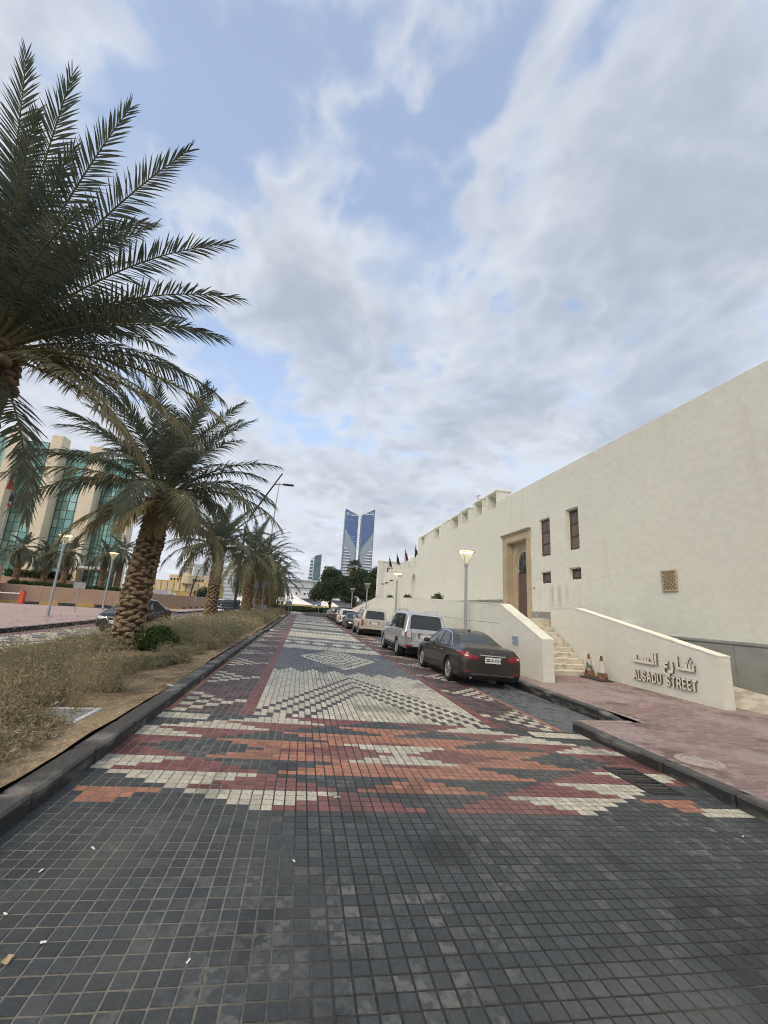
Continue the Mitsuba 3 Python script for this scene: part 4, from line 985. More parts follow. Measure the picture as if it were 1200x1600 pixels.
saloon_a.place('parked_car', 'dark brown saloon with red tail lamps, nearest of the cars parked by the wall', 'car', 5.26, 11.28, on_road(5.26), 'paint_brown', 0.0, ROLL, G)
off_roader.place('parked_car', 'silver off-road wagon with roof rails parked in front of the brown saloon', 'car', 5.12, 17.28, on_road(5.12), 'paint_silver', 0.0, ROLL, G)
truck_wagon.place('parked_car', 'beige full-size wagon with tall red tail lamps beyond the silver one', 'car', 5.10, 29.9, on_road(5.1), 'paint_beige', 0.0, ROLL, G)
saloon_a.place('parked_car', 'black saloon facing the camera beyond the beige wagon', 'car', 4.88, 41.9, on_road(4.88), 'paint_black', 180, ROLL * -1, G)
crossover.place('parked_car', 'white crossover parked behind the black saloon', 'car', 4.72, 43.3, on_road(4.72), 'paint_white', 0, ROLL, G)
truck_wagon.place('parked_car', 'tall black wagon rising above the white crossover', 'car', 5.0, 49.2, on_road(5.0), 'paint_black', 0, ROLL, G)
crossover.place('parked_car', 'dark grey crossover, third from the far end of the parked row', 'car', 4.9, 55.4, on_road(4.9), 'paint_grey', 0, ROLL, G)
saloon_a.place('parked_car', 'grey saloon, second from the far end of the parked row', 'car', 4.92, 61.0, on_road(4.92), 'paint_grey', 0, ROLL, G)
saloon_a.place('parked_car', 'silver saloon at the far end of the parked row near the trees', 'car', 5.0, 71.5, on_road(5.0), 'paint_silver', -8, ROLL, G)
saloon_a.place('car', 'black saloon facing the camera behind the large palm trunk', 'car', -7.80, 25.2, .055, 'paint_navy', 180, 0, 'cars on the far side of the median')
crossover.place('car', 'dark crossover facing the camera between two palm trunks', 'car', -6.9, 45.6, .055, 'paint_navy', 184, 0, 'cars on the far side of the median')
crossover.place('car', 'silver crossover half hidden behind the dark one on the far road', 'car', -8.9, 53.5, .055, 'paint_silver', 184, 0, 'cars on the far side of the median')
crossover.place('car', 'small white car parked before the yellow wall', 'car', -27.5, 100, .2, 'paint_white', 90, 0)

# ---------------------------------------------------------------- palms and plants
def leaf_mat(key, fn, trans=0.35, two=None):
    scene[key] = {'type': 'principledthin', 'base_color': mikit.proc(fn), 'roughness': 0.5, 'spec_trans': 0.0, 'diff_trans': float(trans * 2)}
    return key
def frond_col(p, n, uv):
    """uv.x: 0 leaflet to 1 stalk; uv.y: how dry the frond is."""
    dry = uv.y
    v = fbm(p.x * 5, p.y * 5, p.z * 5, 2)
    g = mix(mi.Color3f(.105, .135, .108), mi.Color3f(.165, .185, .130), v)
    o = mix(mi.Color3f(.235, .215, .125), mi.Color3f(.34, .30, .185), v)
    c = mix(g, o, smoothstep(0.35, 0.75, dry))
    c = mix(c, mi.Color3f(.29, .215, .125), smoothstep(0.82, 1.0, dry))
    return mix(c, mi.Color3f(.20, .185, .095), smoothstep(0.4, 0.6, uv.x))
leaf_mat('palm_frond', frond_col, 0.30)
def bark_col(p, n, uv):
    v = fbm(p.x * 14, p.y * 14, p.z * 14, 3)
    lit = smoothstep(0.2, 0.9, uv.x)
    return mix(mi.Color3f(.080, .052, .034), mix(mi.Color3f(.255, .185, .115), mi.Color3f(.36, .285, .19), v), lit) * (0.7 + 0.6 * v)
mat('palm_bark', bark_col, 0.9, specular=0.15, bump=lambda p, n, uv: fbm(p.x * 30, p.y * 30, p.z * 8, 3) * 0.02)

def frond(rng, L, e0, az, droop, nl, ll, lw, dry, seg=3, hang=0.0, bare=0.16, vee=0.55, curl=0.0):
    """A feather frond from the origin: stalk and two combs of leaflets; uv as in frond_col."""
    n = 18
    t = np.linspace(0, 1, n)
    el = e0 - droop * t ** 1.35
    aa = az + curl * t ** 2
    d = np.stack([np.cos(el) * np.sin(aa), np.cos(el) * np.cos(aa), np.sin(el)], 1)
    P = np.vstack([[0, 0, 0], np.cumsum((d[1:] + d[:-1]) / 2 * (L / (n - 1)), 0)])
    rad = np.interp(t, [0, .06, .3, 1], [.050, .032, .018, .004]) * (L / 3.6)
    sv, sf = tube(P, rad, 4, cap=False)
    su = np.tile([1.0, dry], (len(sv), 1))
    tl = np.sort(np.concatenate([bare + (1 - bare) * np.linspace(0, .995, nl) ** 1.02] * 2) + rng.uniform(-.004, .004, 2 * nl)).clip(bare, .998)
    side = np.tile([1.0, -1.0], nl)
    C = np.stack([np.interp(tl, t, P[:, k]) for k in range(3)], 1)
    D = np.stack([np.interp(tl, t, d[:, k]) for k in range(3)], 1); D /= np.linalg.norm(D, axis=1, keepdims=True)
    S = np.cross(D, [0, 0, 1.0]); S /= np.linalg.norm(S, axis=1, keepdims=True) + 1e-9
    N = np.cross(S, D)
    s = (tl - bare) / (1 - bare)
    ang = np.radians(np.interp(s, [0, .25, .7, 1], [72, 60, 42, 16])) + rng.normal(0, .07, len(s))
    ve = vee * np.interp(s, [0, .5, 1], [1.0, .8, .4]) + rng.normal(0, .16, len(s))
    w = np.cos(ang)[:, None] * D + np.sin(ang)[:, None] * (np.cos(ve)[:, None] * S * side[:, None] + np.sin(ve)[:, None] * N)
    ln = ll * np.interp(s, [0, .12, .35, .8, 1], [.55, .95, 1.0, .72, .42]) * rng.uniform(.85, 1.1, len(s))
    g = np.array([0, 0, -1.0])
    hg = hang * rng.uniform(.6, 1.3, len(s))[:, None]
    wd = lw * np.interp(s, [0, .2, .8, 1], [.7, 1, .8, .5])
    face = np.cross(w, D); face /= np.linalg.norm(face, axis=1, keepdims=True) + 1e-9
    q = np.cross(face, w)
    tw = rng.normal(0, .35, len(s))[:, None]
    q = q * np.cos(tw) + face * np.sin(tw)
    rows = []
    ks = np.linspace(0, 1, seg + 1)
    for k in ks:
        c = C + w * (ln * k)[:, None] + g * (ln * k * k)[:, None] * hg
        prof = (.55, 1.0, .75, 0.06)[int(round(k * 3))] if seg == 3 else (.8, .9, 0.05)[int(round(k * 2))]
        rows += [c - q * (wd * prof / 2)[:, None], c + q * (wd * prof / 2)[:, None]]
    lv = np.stack(rows, 1); m = lv.shape[1]
    base = np.arange(len(s))[:, None] * m
    fs = []
    for k in range(seg):
        a = 2 * k
        fs += [np.concatenate([base + a, base + a + 1, base + a + 3], 1), np.concatenate([base + a, base + a + 3, base + a + 2], 1)]
    lf = np.vstack(fs)
    lu = np.stack([np.zeros(len(s) * m), np.repeat(np.clip(dry + rng.normal(0, .07, len(s)), 0, 1), m)], 1)
    v, f = join([(sv, sf), (lv.reshape(-1, 3), lf)])
    return (v, f), np.vstack([su, lu])

def palm(lab, x, y, zg, h, r0, r1, fronds, seed, seg=2, nl=60, stubs='mass', lean=(0, 0), ll=.5, lw=.030, stub_w=.30, stub_h=.15, group='date palms along the median', trunk_h0=0.0, rings=None):
    rng = np.random.RandomState(seed)
    t = thing('date_palm', lab, 'palm tree', group)
    zz = np.linspace(0, h, 14)
    cx = x + lean[0] * (zz / h) ** 1.5; cy = y + lean[1] * (zz / h) ** 1.5
    rr = np.interp(zz / h, [0, .08, .5, .86, .93, 1.0], [r0 * 1.12, r0, (r0 + r1) / 2, r1, r1 * 1.18, r1 * .75])
    tv, tf = tube(np.stack([cx, cy, zg - .15 + zz], 1), rr, 16)
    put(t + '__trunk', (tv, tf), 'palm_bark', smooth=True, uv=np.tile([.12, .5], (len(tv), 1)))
    # leaf bases in spirals round the trunk
    parts, z, row = [], .05, 0
    while z < h * .985:
        fr = z / h
        r = np.interp(fr, np.linspace(0, 1, 14), rr); n = max(6, int(round(2 * np.pi * r / stub_w)))
        for k in range(n):
            a = 2 * np.pi * (k + .5 * (row % 2)) / n + rng.normal(0, .05)
            zc = zg - .15 + z + rng.normal(0, .012)
            px, py = np.interp(fr, np.linspace(0, 1, 14), cx), np.interp(fr, np.linspace(0, 1, 14), cy)
            w, hh, o = stub_w * rng.uniform(.72, 1.15) / 2, stub_h * rng.uniform(.75, 1.3), (.055 if fr < .86 else .13) * rng.uniform(.5, 1.4)
            # a wedge: wide flat cut face looking up and out, narrowing into the trunk below
            L = np.array([[-w, r - .01, -hh * .05], [w, r - .01, -hh * .05], [-w * .5, r - .012, -hh * .55], [w * .5, r - .012, -hh * .55], [-w * .62, r + o * .9, hh * .05], [w * .62, r + o * .9, hh * .05], [-w * .40, r + o * .75, hh * .50], [w * .40, r + o * .75, hh * .50], [-w * .55, r - .03, hh * .72], [w * .55, r - .03, hh * .72]])
            L[:, 0] *= rng.uniform(.9, 1.1); L[:, 2] += L[:, 0] * rng.normal(0, .16) + rng.normal(0, .012, 10); L[:, 1] += rng.normal(0, .008, 10)
            ca, sa = math.cos(a), math.sin(a)
            V = np.stack([px + L[:, 0] * ca + L[:, 1] * sa, py - L[:, 0] * sa + L[:, 1] * ca, zc + L[:, 2]], 1)
            Fc = np.array([[2, 3, 5], [2, 5, 4], [0, 2, 4], [3, 1, 5], [4, 5, 7], [4, 7, 6], [0, 4, 6], [1, 7, 5], [6, 7, 9], [6, 9, 8], [0, 6, 8], [1, 9, 7]])
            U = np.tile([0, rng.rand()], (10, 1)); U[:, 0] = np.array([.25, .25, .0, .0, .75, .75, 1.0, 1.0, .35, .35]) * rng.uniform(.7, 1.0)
            # facing test keeps those on the side that can be seen apart as parts of their own
            parts.append((V, Fc, U))
        z += stub_h * (.75 if fr < .86 else .62); row += 1
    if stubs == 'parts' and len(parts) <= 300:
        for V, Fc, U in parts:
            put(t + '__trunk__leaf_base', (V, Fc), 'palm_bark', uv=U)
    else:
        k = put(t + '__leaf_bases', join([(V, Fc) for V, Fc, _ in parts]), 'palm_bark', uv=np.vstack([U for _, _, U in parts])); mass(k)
    top = np.array([cx[-1], cy[-1], zg - .15 + h])
    for fd in fronds(rng):
        kw = dict(nl=nl, ll=ll, lw=lw, seg=seg); kw.update(fd)
        rad = r1 * .55
        (v, f), uv = frond(rng, **kw)
        off = np.array([rad * math.sin(fd['az']), rad * math.cos(fd['az']), -.30 * (1 - min(1, max(0, (fd['e0'] + .6) / 2.0)))])
        put(t + '__frond', (v + top + off, f), 'palm_frond', uv=uv)
    return t

def crown(n, L=3.7, emax=1.45, emin=-.75, dry0=.15, dry_low=.75, dmul=1.0, az0=0.0):
    """Fronds in golden-angle order from the upright heart to the hanging skirt."""
    def make(rng):
        out = []
        for k in range(n):
            s = (k + .5) / n
            e = emax - (emax - emin) * s ** 0.9 + rng.normal(0, .07)
            dr_ = (.55 + 1.05 * s) * dmul * rng.uniform(.8, 1.25)
            out.append(dict(L=L * rng.uniform(.88, 1.08) * (.82 + .18 * min(1, s * 3)), e0=e, az=az0 + k * 2.39996 + rng.normal(0, .12), droop=dr_, dry=float(np.clip(dry0 + (dry_low - dry0) * max(0, (s - .45) / .55) ** 1.2 + rng.normal(0, .07), 0, 1)), hang=.15 + .55 * s, vee=.6 - .5 * s, curl=rng.normal(0, .15)))
        return out
    return make

def with_extra(base, extra):
    return lambda rng: base(rng) + [dict(L=L, e0=e, az=math.radians(az), droop=dp, dry=dry, hang=hg, vee=.15, curl=0.0) for az, e, L, dp, dry, hg in extra]

palm('nearest date palm, its crown filling the upper left corner', -4.95, 6.5, .2, 5.25, .36, .33, with_extra(crown(38, 3.2, 1.5, .48, .02, .22, .66, .4), [(161, 1.36, 3.85, .30, .03, .1), (142, 1.30, 3.8, .42, .05, .1), (-150, 1.36, 3.9, .3, .03, .1), (128, 1.12, 3.8, .52, .05, .12), (118, .95, 4.0, .56, .06, .15), (108, .74, 3.8, .72, .08, .15), (105, .55, 3.8, .78, .1, .2), (107, .36, 3.5, .78, .15, .2), (88, .60, 3.3, .8, .1, .2),
    (98, .12, 3.8, .90, .60, .35), (106, .0, 3.4, .85, .64, .4), (92, .02, 3.5, .92, .66, .4), (112, -.14, 3.0, .85, .7, .45), (99, -.22, 3.0, .8, .72, .45),
    (102, -.95, 2.6, .45, .45, .25), (-40, -.1, 3.0, 1.0, .5, .3), (-90, .0, 3.0, 1.0, .5, .3), (180, .05, 3.0, 1.0, .5, .3)]), 3, seg=3, nl=88, ll=.50, lw=.031)
palm('thick trunked date palm with scaly bark beside the green bush', -4.75, 13.3, .2, 4.85, .36, .29, with_extra(crown(46, 3.7, 1.5, .10, .05, .55, .74, 1.3), [(140, -.45, 1.7, .7, .8, .4), (205, -.5, 1.7, .7, .85, .4), (100, -.4, 2.6, .8, .74, .4), (260, -.4, 2.6, .8, .7, .4), (235, -.3, 2.9, .9, .66, .4), (60, -.45, 2.3, .8, .8, .4), (170, -.9, 1.2, .4, .9, .4)]), 7, seg=3, nl=84, stubs='parts', ll=.60, lw=.042, stub_w=.40, stub_h=.145, lean=(.32, 0))
palm('third date palm from the camera with a dark bulge under its crown', -5.7, 29.0, .2, 5.2, .36, .30, crown(46, 3.8, 1.45, -.12, .12, .6, .9, .2), 13, nl=58, lw=.055, ll=.58)
palm('fourth date palm, behind the dark street light pole', -4.95, 40.5, .2, 6.0, .42, .36, crown(50, 4.4, 1.4, -.6, .32, .82, 1.0, 2.2), 17, nl=50, lw=.065, ll=.62)
palm('fifth date palm, behind the grey sign backs', -5.0, 50.3, .2, 6.2, .40, .34, crown(48, 4.5, 1.4, -.55, .15, .7, 1.0, .9), 19, nl=46, lw=.075, ll=.64)
palm('sixth date palm from the camera on the median', -4.7, 58.0, .2, 5.6, .38, .33, crown(44, 4.4, 1.35, -.7, .2, .8, 1.1, 1.9), 23, nl=42, lw=.085, ll=.64)
palm('bushy date palm at the far end of the median', -4.3, 66.5, .2, 5.0, .38, .33, crown(46, 4.6, 1.35, -.85, .3, .75, 1.1, 2.8), 29, nl=40, lw=.095, ll=.66)

# dry weeds of the median
def weed_col(p, n, uv):
    v = fbm(p.x * 1.1, p.y * 1.1, 0, 3); w = fbm(p.x * 30, p.y * 30, p.z * 30, 2)
    c = mix(mi.Color3f(.36, .315, .20), mi.Color3f(.225, .235, .15), smoothstep(0.42, 0.60, v + .25 * (uv.y - .5)))
    c = mix(c, mi.Color3f(.50, .43, .31), smoothstep(.5, .9, uv.y) * .85)
    return c * (0.65 + 0.7 * w)
leaf_mat('dry_weed', weed_col, 0.25)
def weeds(seed, n, region, hmin, hmax, spread):
    """n tufts of thin branching stems with small leaves and seed heads."""
    rng = np.random.RandomState(seed)
    V, F_, U, c = [], [], [], 0
    xs, ys, sc = region(rng, n)
    for x, y, s in zip(xs, ys, sc):
        z = float(median_z(np.array([x]), np.array([y]))[0])
        far_ = y > 14
        m = rng.randint(17, 27) if not far_ else rng.randint(7, 11)
        a = rng.uniform(0, 2 * np.pi, m); tl = rng.uniform(.05, spread, m); h = rng.uniform(hmin, hmax, m) * s
        b = np.stack([x + rng.normal(0, .05, m), y + rng.normal(0, .05, m), np.full(m, z - .02)], 1)
        d = np.stack([np.cos(a) * np.sin(tl), np.sin(a) * np.sin(tl), np.cos(tl)], 1)
        tip = b + d * h[:, None]; mid = b + d * (h * .55)[:, None] + rng.normal(0, .02, (m, 3))
        q = np.stack([-np.sin(a + .7), np.cos(a + .7), 0 * a], 1) * (.0028 if not far_ else .006)
        st = np.stack([b - q, b + q, mid - q * .8, mid + q * .8, tip], 1)
        V.append(st.reshape(-1, 3)); k = c + np.arange(m)[:, None] * 5
        F_ += [k + np.array([[0, 1, 3]]), k + np.array([[0, 3, 2]]), k + np.array([[2, 3, 4]])]
        tone_ = rng.rand(); U.append(np.repeat(np.stack([np.zeros(m), np.clip(tone_ * .6 + .1 + rng.normal(0, .05, m), 0, 1)], 1), 5, 0)); c += 5 * m
        # twigs with seed heads and leaf specks
        kk = (8 if not far_ else 6) * m
        idx = rng.randint(0, m, kk); tt = rng.uniform(.25, 1.0, kk) ** .8
        pos = b[idx] + (tip - b)[idx] * tt[:, None] + rng.normal(0, .028 * s, (kk, 3)) + rng.normal(0, .05, (kk, 3)) * np.array([1, 1, .6]) * s
        pos[:, 2] = np.maximum(pos[:, 2], z + .01)
        sz = rng.uniform(.006, .017, kk)[:, None] * (1.0 if not far_ else 1.7)
        e1 = rng.normal(0, 1, (kk, 3)); e1 /= np.linalg.norm(e1, axis=1, keepdims=True); e2 = np.cross(e1, rng.normal(0, 1, (kk, 3))); e2 /= np.linalg.norm(e2, axis=1, keepdims=True)
        st = np.stack([pos - e1 * sz * 2.4, pos - e2 * sz * .5, pos + e1 * sz * 2.4, pos + e2 * sz * .5], 1)
        V.append(st.reshape(-1, 3)); k = c + np.arange(kk)[:, None] * 4
        F_ += [k + np.array([[0, 1, 2]]), k + np.array([[0, 2, 3]])]
        U.append(np.repeat(np.stack([np.zeros(kk), np.clip(tone_ * .45 + rng.rand(kk) ** 2 * .75, 0, 1)], 1), 4, 0)); c += 4 * kk
    return (np.vstack(V), np.vstack(F_)), np.vstack(U)
def reg_near(rng, n):
    x = np.empty(0); y = np.empty(0)
    while len(x) < 1.2 * n:
        a = rng.uniform(-6.5, -2.3, 4 * n); b = 2.2 + 12 * rng.rand(4 * n) ** 1.1
        d = meshkit.fbm(np.stack([a * .55, b * .55, 0 * a], -1), 3, 77)
        bare = np.exp(-((a + 2.2) / .42) ** 2) * .30 + np.exp(-((a + 2.7) / .7) ** 2 - ((b - 6.6) / 1.2) ** 2) * .4 + np.exp(-((a + 3.3) / 1.0) ** 2 - ((b - 9.0) / 1.3) ** 2) * .22
        ok = rng.rand(4 * n) < np.clip((d - .37 - bare) * 6 + .30, 0, 1)
        x, y = np.append(x, a[ok]), np.append(y, b[ok])
    k = ~((x > -4.7) & (x < -3.1) & (y > 10.4) & (y < 13.5))
    x, y = x[k][:n], y[k][:n]
    return x, y, np.clip(.74 + .42 * np.clip((-2.9 - x) / .8, 0, 1) * np.clip((7.5 - y) / 2.5, 0, 1) + .9 * (meshkit.fbm(np.stack([x * .8, y * .8, 0 * x], -1), 2, 5) - .5) - .35 * np.clip((x + 3.0) / .8, 0, 1) - .50 * np.clip((-5.2 - x) / .9, 0, 1) - .15 * np.clip((y - 8) / 4, 0, 1), .28, 1.2)
def reg_far(rng, n):
    x = rng.uniform(-6.5, -2.35, n); y = 13.5 + 57 * rng.rand(n) ** 1.25
    return x, y, np.clip(.95 + .7 * (meshkit.fbm(np.stack([x * .5, y * .5, 0 * x], -1), 2, 5) - .5) - .4 * np.clip((x + 2.9) / .5, 0, 1) - .45 * np.clip((-5.2 - x) / .8, 0, 1), .3, 1.3)
m, uv = weeds(41, 1800, reg_near, .22, .66, .95)
put('dry_weeds', m, 'dry_weed', uv=uv); mass('dry_weeds', 'dry brown weeds with pale seed heads covering the sandy median near the camera', 'weeds')
def reg_tall(rng, n):
    x = rng.uniform(-6.0, -2.6, n); y = np.where(rng.rand(n) < .45, rng.uniform(2.4, 9, n), rng.uniform(9, 34, n))
    k = ~((x > -4.9) & (x < -3.0) & (y > 9.5) & (y < 13.6))
    return x[k], y[k], rng.uniform(.7, 1.15, n)[k]
m, uv = weeds(47, 230, reg_tall, .5, .9, .45)
uv[:, 1] = uv[:, 1] * .35
put('tall_weeds', m, 'dry_weed', uv=uv); mass('tall_weeds', 'taller wispy grey-green weeds standing out of the dry median growth', 'weeds')
m, uv = weeds(43, 3000, reg_far, .30, .85, .8)
put('dry_grass', m, 'dry_weed', uv=uv); mass('dry_grass', 'tall dry olive grass along the median under the palms', 'grass')

def pebbles(seed, n):
    r = np.random.RandomState(seed); x = -2.12 - 2.2 * r.rand(n) ** 1.6; y = 2.3 + 14 * r.rand(n); z = median_z(x, y)
    s = r.uniform(.004, .016, n); b = np.array([[1, 0, 0], [-.5, .87, 0], [-.5, -.87, 0], [.1, 0, .8], [0, 0, -.6]])
    v = (b[None] * s[:, None, None] * r.uniform(.6, 1.3, (n, 5, 3))) + np.stack([x, y, z + .002], 1)[:, None]
    k = np.arange(n)[:, None] * 5
    return v.reshape(-1, 3), np.vstack([k + np.array([q]) for q in ((0, 1, 3), (1, 2, 3), (2, 0, 3), (1, 0, 4), (2, 1, 4), (0, 2, 4))])
put('gravel', pebbles(3, 1500), 'step_stone'); mass('gravel', 'scattered small stones on the bare sand beside the left kerb', 'gravel')

def leaf_ball(rng, blobs, n, s0, s1):
    """Leaf-sized quads spread through ellipsoids (x, y, z, rx, ry, rz)."""
    w = np.array([b[3] * b[4] * b[5] for b in blobs]) ** .8; w /= w.sum()
    B = np.array(blobs)[rng.choice(len(blobs), n, p=w)]
    d = rng.normal(0, 1, (n, 3)); d /= np.linalg.norm(d, axis=1, keepdims=True)
    p = B[:, :3] + d * B[:, 3:] * (rng.rand(n, 1) ** .30) * (1 + .28 * (meshkit.noise(d * 3.1 + B[:, :3] * .7, 3)[:, None] - .5) * 2)
    nrm = d + rng.normal(0, .7, (n, 3)) + [0, 0, .3]; nrm /= np.linalg.norm(nrm, axis=1, keepdims=True)
    e1 = np.cross(nrm, rng.normal(0, 1, (n, 3))); e1 /= np.linalg.norm(e1, axis=1, keepdims=True); e2 = np.cross(nrm, e1)
    s = rng.uniform(s0, s1, (n, 1))
    v = np.stack([p - e1 * s, p - e2 * s * .55, p + e1 * s, p + e2 * s * .55], 1).reshape(-1, 3)
    k = np.arange(n)[:, None] * 4
    return (v, np.vstack([k + np.array([[0, 1, 2]]), k + np.array([[0, 2, 3]])])), np.repeat(np.stack([np.zeros(n), rng.rand(n)], 1), 4, 0)
def green_col(p, n, uv):
    return mix(mi.Color3f(.022, .045, .018), mi.Color3f(.075, .115, .042), uv.y) * (0.7 + 0.6 * fbm(p.x * 2, p.y * 2, p.z * 2, 2))
leaf_mat('bush_leaf', green_col, 0.25)
leaf_mat('tree_leaf', lambda p, n, uv: mix(mi.Color3f(.030, .052, .030), mi.Color3f(.085, .115, .060), uv.y * .6 + .5 * fbm(p.x * .5, p.y * .5, p.z * .5, 3)), 0.25)
rng = np.random.RandomState(8)
t = thing('green_bush', 'small rounded dark green bush at the foot of the thick palm trunk', 'bush')
m, uv = leaf_ball(rng, [(-4.0, 12.9, .50, .42, .36, .36), (-3.58, 12.75, .48, .40, .34, .32), (-3.8, 13.0, .68, .38, .32, .28)], 6500, .016, .04)
put(t + '__foliage', m, 'bush_leaf', uv=uv)
put(t + '__stem', join([tube([(-3.8, 13.0, .15), (-3.8 + a, 13.0 + b, .55)], .012, 5) for a, b in ((-.2, .05), (.2, -.05), (.02, .12), (-.05, -.1))]), 'palm_bark', uv=None)

def broad_tree(lab, x, y, zg, trunk, blobs, n, seed, s0=.10, s1=.24, grp=None, r=.28):
    rng = np.random.RandomState(seed)
    t = thing('tree', lab, 'tree', grp)
    put(t + '__trunk', tube([(x, y, zg), (x + .1, y, zg + trunk * .5), (x, y + .1, zg + trunk), (x + .1, y, zg + trunk * 1.9)], [r, r * .85, r * .7, r * .3], 9), 'tree_bark', smooth=True)
    for b in blobs[:6]:
        put(t + '__limb', tube([(x, y, zg + trunk * .8), ((x + b[0]) / 2, (y + b[1]) / 2, (zg + trunk + b[2]) / 2 + .2), (b[0], b[1], b[2])], [r * .5, r * .33, .03], 6), 'tree_bark', smooth=True)
    m, uv = leaf_ball(rng, blobs, n, s0, s1)
    put(t + '__crown', m, 'tree_leaf', uv=uv)
mat('tree_bark', lambda p, n, uv: mi.Color3f(.085, .068, .052) * (0.6 + 0.8 * fbm(p.x * 4, p.y * 4, p.z * 2, 3)), 0.9)
broad_tree('spreading dark green tree left in the clump at the end of the street', 5.6, 88, -.3, 2.2, [(3.6, 88, 4.6, 2.2, 2.2, 1.7), (5.6, 88, 6.2, 2.4, 2.4, 2.0), (5.0, 87.2, 8.4, 1.5, 1.5, 1.3), (7.4, 88, 5.0, 2.0, 2.2, 1.9), (4.4, 88, 7.4, 1.4, 1.4, 1.2), (6.6, 88.5, 8.2, 1.2, 1.2, .9), (2.4, 88, 3.6, 1.5, 1.5, 1.1), (4.6, 88, 3.6, 1.8, 1.8, 1.1), (8.2, 88, 6.8, 1.3, 1.4, 1.2)], 15000, 51)
broad_tree('middle dark green tree of the clump, its trunk forking low', 10.4, 86, -.3, 2.0, [(9.2, 86, 5.4, 2.2, 2.2, 2.0), (11.4, 86, 5.6, 2.2, 2.2, 2.2), (10.4, 86, 7.2, 1.9, 2.0, 1.5), (8.4, 86.5, 3.9, 1.5, 1.5, 1.0), (12.6, 86, 4.2, 1.6, 1.7, 1.5), (7.6, 86, 6.6, 1.5, 1.6, 1.3), (11.6, 86, 8.4, 1.3, 1.4, 1.0), (9.0, 86, 3.2, 1.6, 1.6, .8)], 15000, 53)
broad_tree('dark green tree right in the clump, against the crenellated building', 14.2, 84, -.3, 2.4, [(13.4, 84, 6.6, 1.8, 2.0, 2.2), (15.2, 84, 6.4, 1.6, 1.8, 2.4), (14.4, 84, 8.6, 1.5, 1.6, 1.3), (15.8, 84, 4.4, 1.2, 1.5, 1.6), (12.8, 83.5, 5.0, 1.4, 1.5, 1.4), (13.6, 83, 3.4, 1.5, 1.5, .9)], 12000, 57)
def fan_crown(rng):
    out = []
    for k in range(60):
        s = (k + .5) / 60
        out.append(dict(L=1.7 * rng.uniform(.85, 1.1), e0=1.4 - 3.0 * s, az=k * 2.4, droop=.5, dry=.15 if s < .55 else .97, hang=.3, vee=.1, bare=.5, curl=0.0))
    return out
palm('tall palm with a brown skirt of dead fronds rising above the tree clump', 10.9, 95, -.3, 11.0, .30, .28, fan_crown, 61, nl=26, lw=.10, ll=.75, group=None)

# ---------------------------------------------------------------- buildings behind
# second crenellated building beyond the museum
b2 = thing('crenellated_building', 'second cream building with a tall pointed niche beyond the museum wall', 'building')
X2 = 11.62
w2 = man(bx(X2, X2 + 8, 41.95, 61.6, 1.2, 6.45)) - man(remap(prism(Polygon(arch(43.5, 45.25, 4.3, 5.6, z0=1.8)), .5), lambda v: np.stack([X2 - .1 + v[:, 2], v[:, 0], v[:, 1]], 1)))
put(b2 + '__wall', unman(w2), 'stucco')
for a, b, z in ((43.0, 43.7, 7.55), (45.0, 46.1, 7.5), (47.2, 48.3, 7.35), (49.3, 50.4, 7.25), (51.6, 52.8, 7.15), (54.2, 55.4, 7.15), (57.2, 58.6, 7.2), (60.2, 61.6, 6.95)):
    put(b2 + '__merlon', cbx(X2 + .002, X2 + .55, a, b, 6.452, z, .02), 'stucco')
put(b2 + '__roof_screen', bx(X2 + .56, X2 + .62, 42.2, 57, 6.452, 7.3), 'vent_clay')
for a, b, z in ((50.2, 51.4, 5.75), (55.0, 56.2, 5.45), (58.4, 59.4, 5.3), (61.2, 62.2, 5.25)):
    put(b2 + '__rain_spout', tube([(X2 + .05, a, z), (X2 - .42, a + .1, z + .02)], .07, 6), 'old_wood')
    put(b2 + '__roof_slat', cbx(X2 - .05, X2 - .002, a + .1, b + .9, z - .06, z + .04, .01), 'old_wood')
mat('flag_dark', (.03, .03, .04), 0.8); mat('flag_red', (.38, .03, .035), 0.8); mat('flag_maroon', (.11, .03, .045), 0.8); mat('flag_green', (.02, .16, .07), 0.8); mat('flag_white', (.62, .62, .62), 0.8)
def limp(x, y, z0, z1, wd, ph):
    """A flag hanging in folds: vertical gores."""
    n = 9; zz = np.linspace(z1, z0, 10)
    P = []
    for k, z in enumerate(zz):
        f = k / 9
        for j in range(n):
            u = j / (n - 1)
            P.append((x + u * wd * (.25 + .75 * f ** .6) * .55, y + .10 * math.sin(u * 11 + ph + f) * (.3 + f), z - u * .35 * (z1 - z0) * (1 - f * .4)))
    P = np.array(P); i, j = np.meshgrid(np.arange(9), np.arange(n - 1), indexing='ij'); a = i * n + j
    return P, np.stack([a, a + n, a + n + 1, a + 1], -1).reshape(-1, 4)
for k, (y, zt, m1, lab) in enumerate(((45.7, 9.1, 'flag_dark', 'dark limp flag on a roof pole, nearest to the museum wall'), (50.5, 9.25, 'flag_maroon', 'maroon and white limp flag on a roof pole, second from the museum wall'), (55.2, 9.25, 'flag_dark', 'dark limp flag on a roof pole, third from the museum wall'), (60.4, 9.4, 'flag_dark', 'limp flag on the most distant roof pole'))):
    t = thing('roof_flag', lab, 'flag', 'flags on the roof')
    put(t + '__pole', tube([(12.0, y, 6.4), (12.0, y, zt)], .03, 6), 'grey_metal')
    put(t + '__cloth', limp(12.03, y, zt - 1.5, zt - .15, .9, k), m1)
    if k == 1:
        put(t + '__white_band', limp(12.03, y - .03, zt - 2.0, zt - .9, .5, k), 'flag_white')
t = thing('flat_roofed_house', 'small cream block with a dark window opening behind the crenellated building', 'building')
put(t + '__wall', cbx(13.0, 22, 75, 76.4, 0, 10.0, .03), 'stucco')
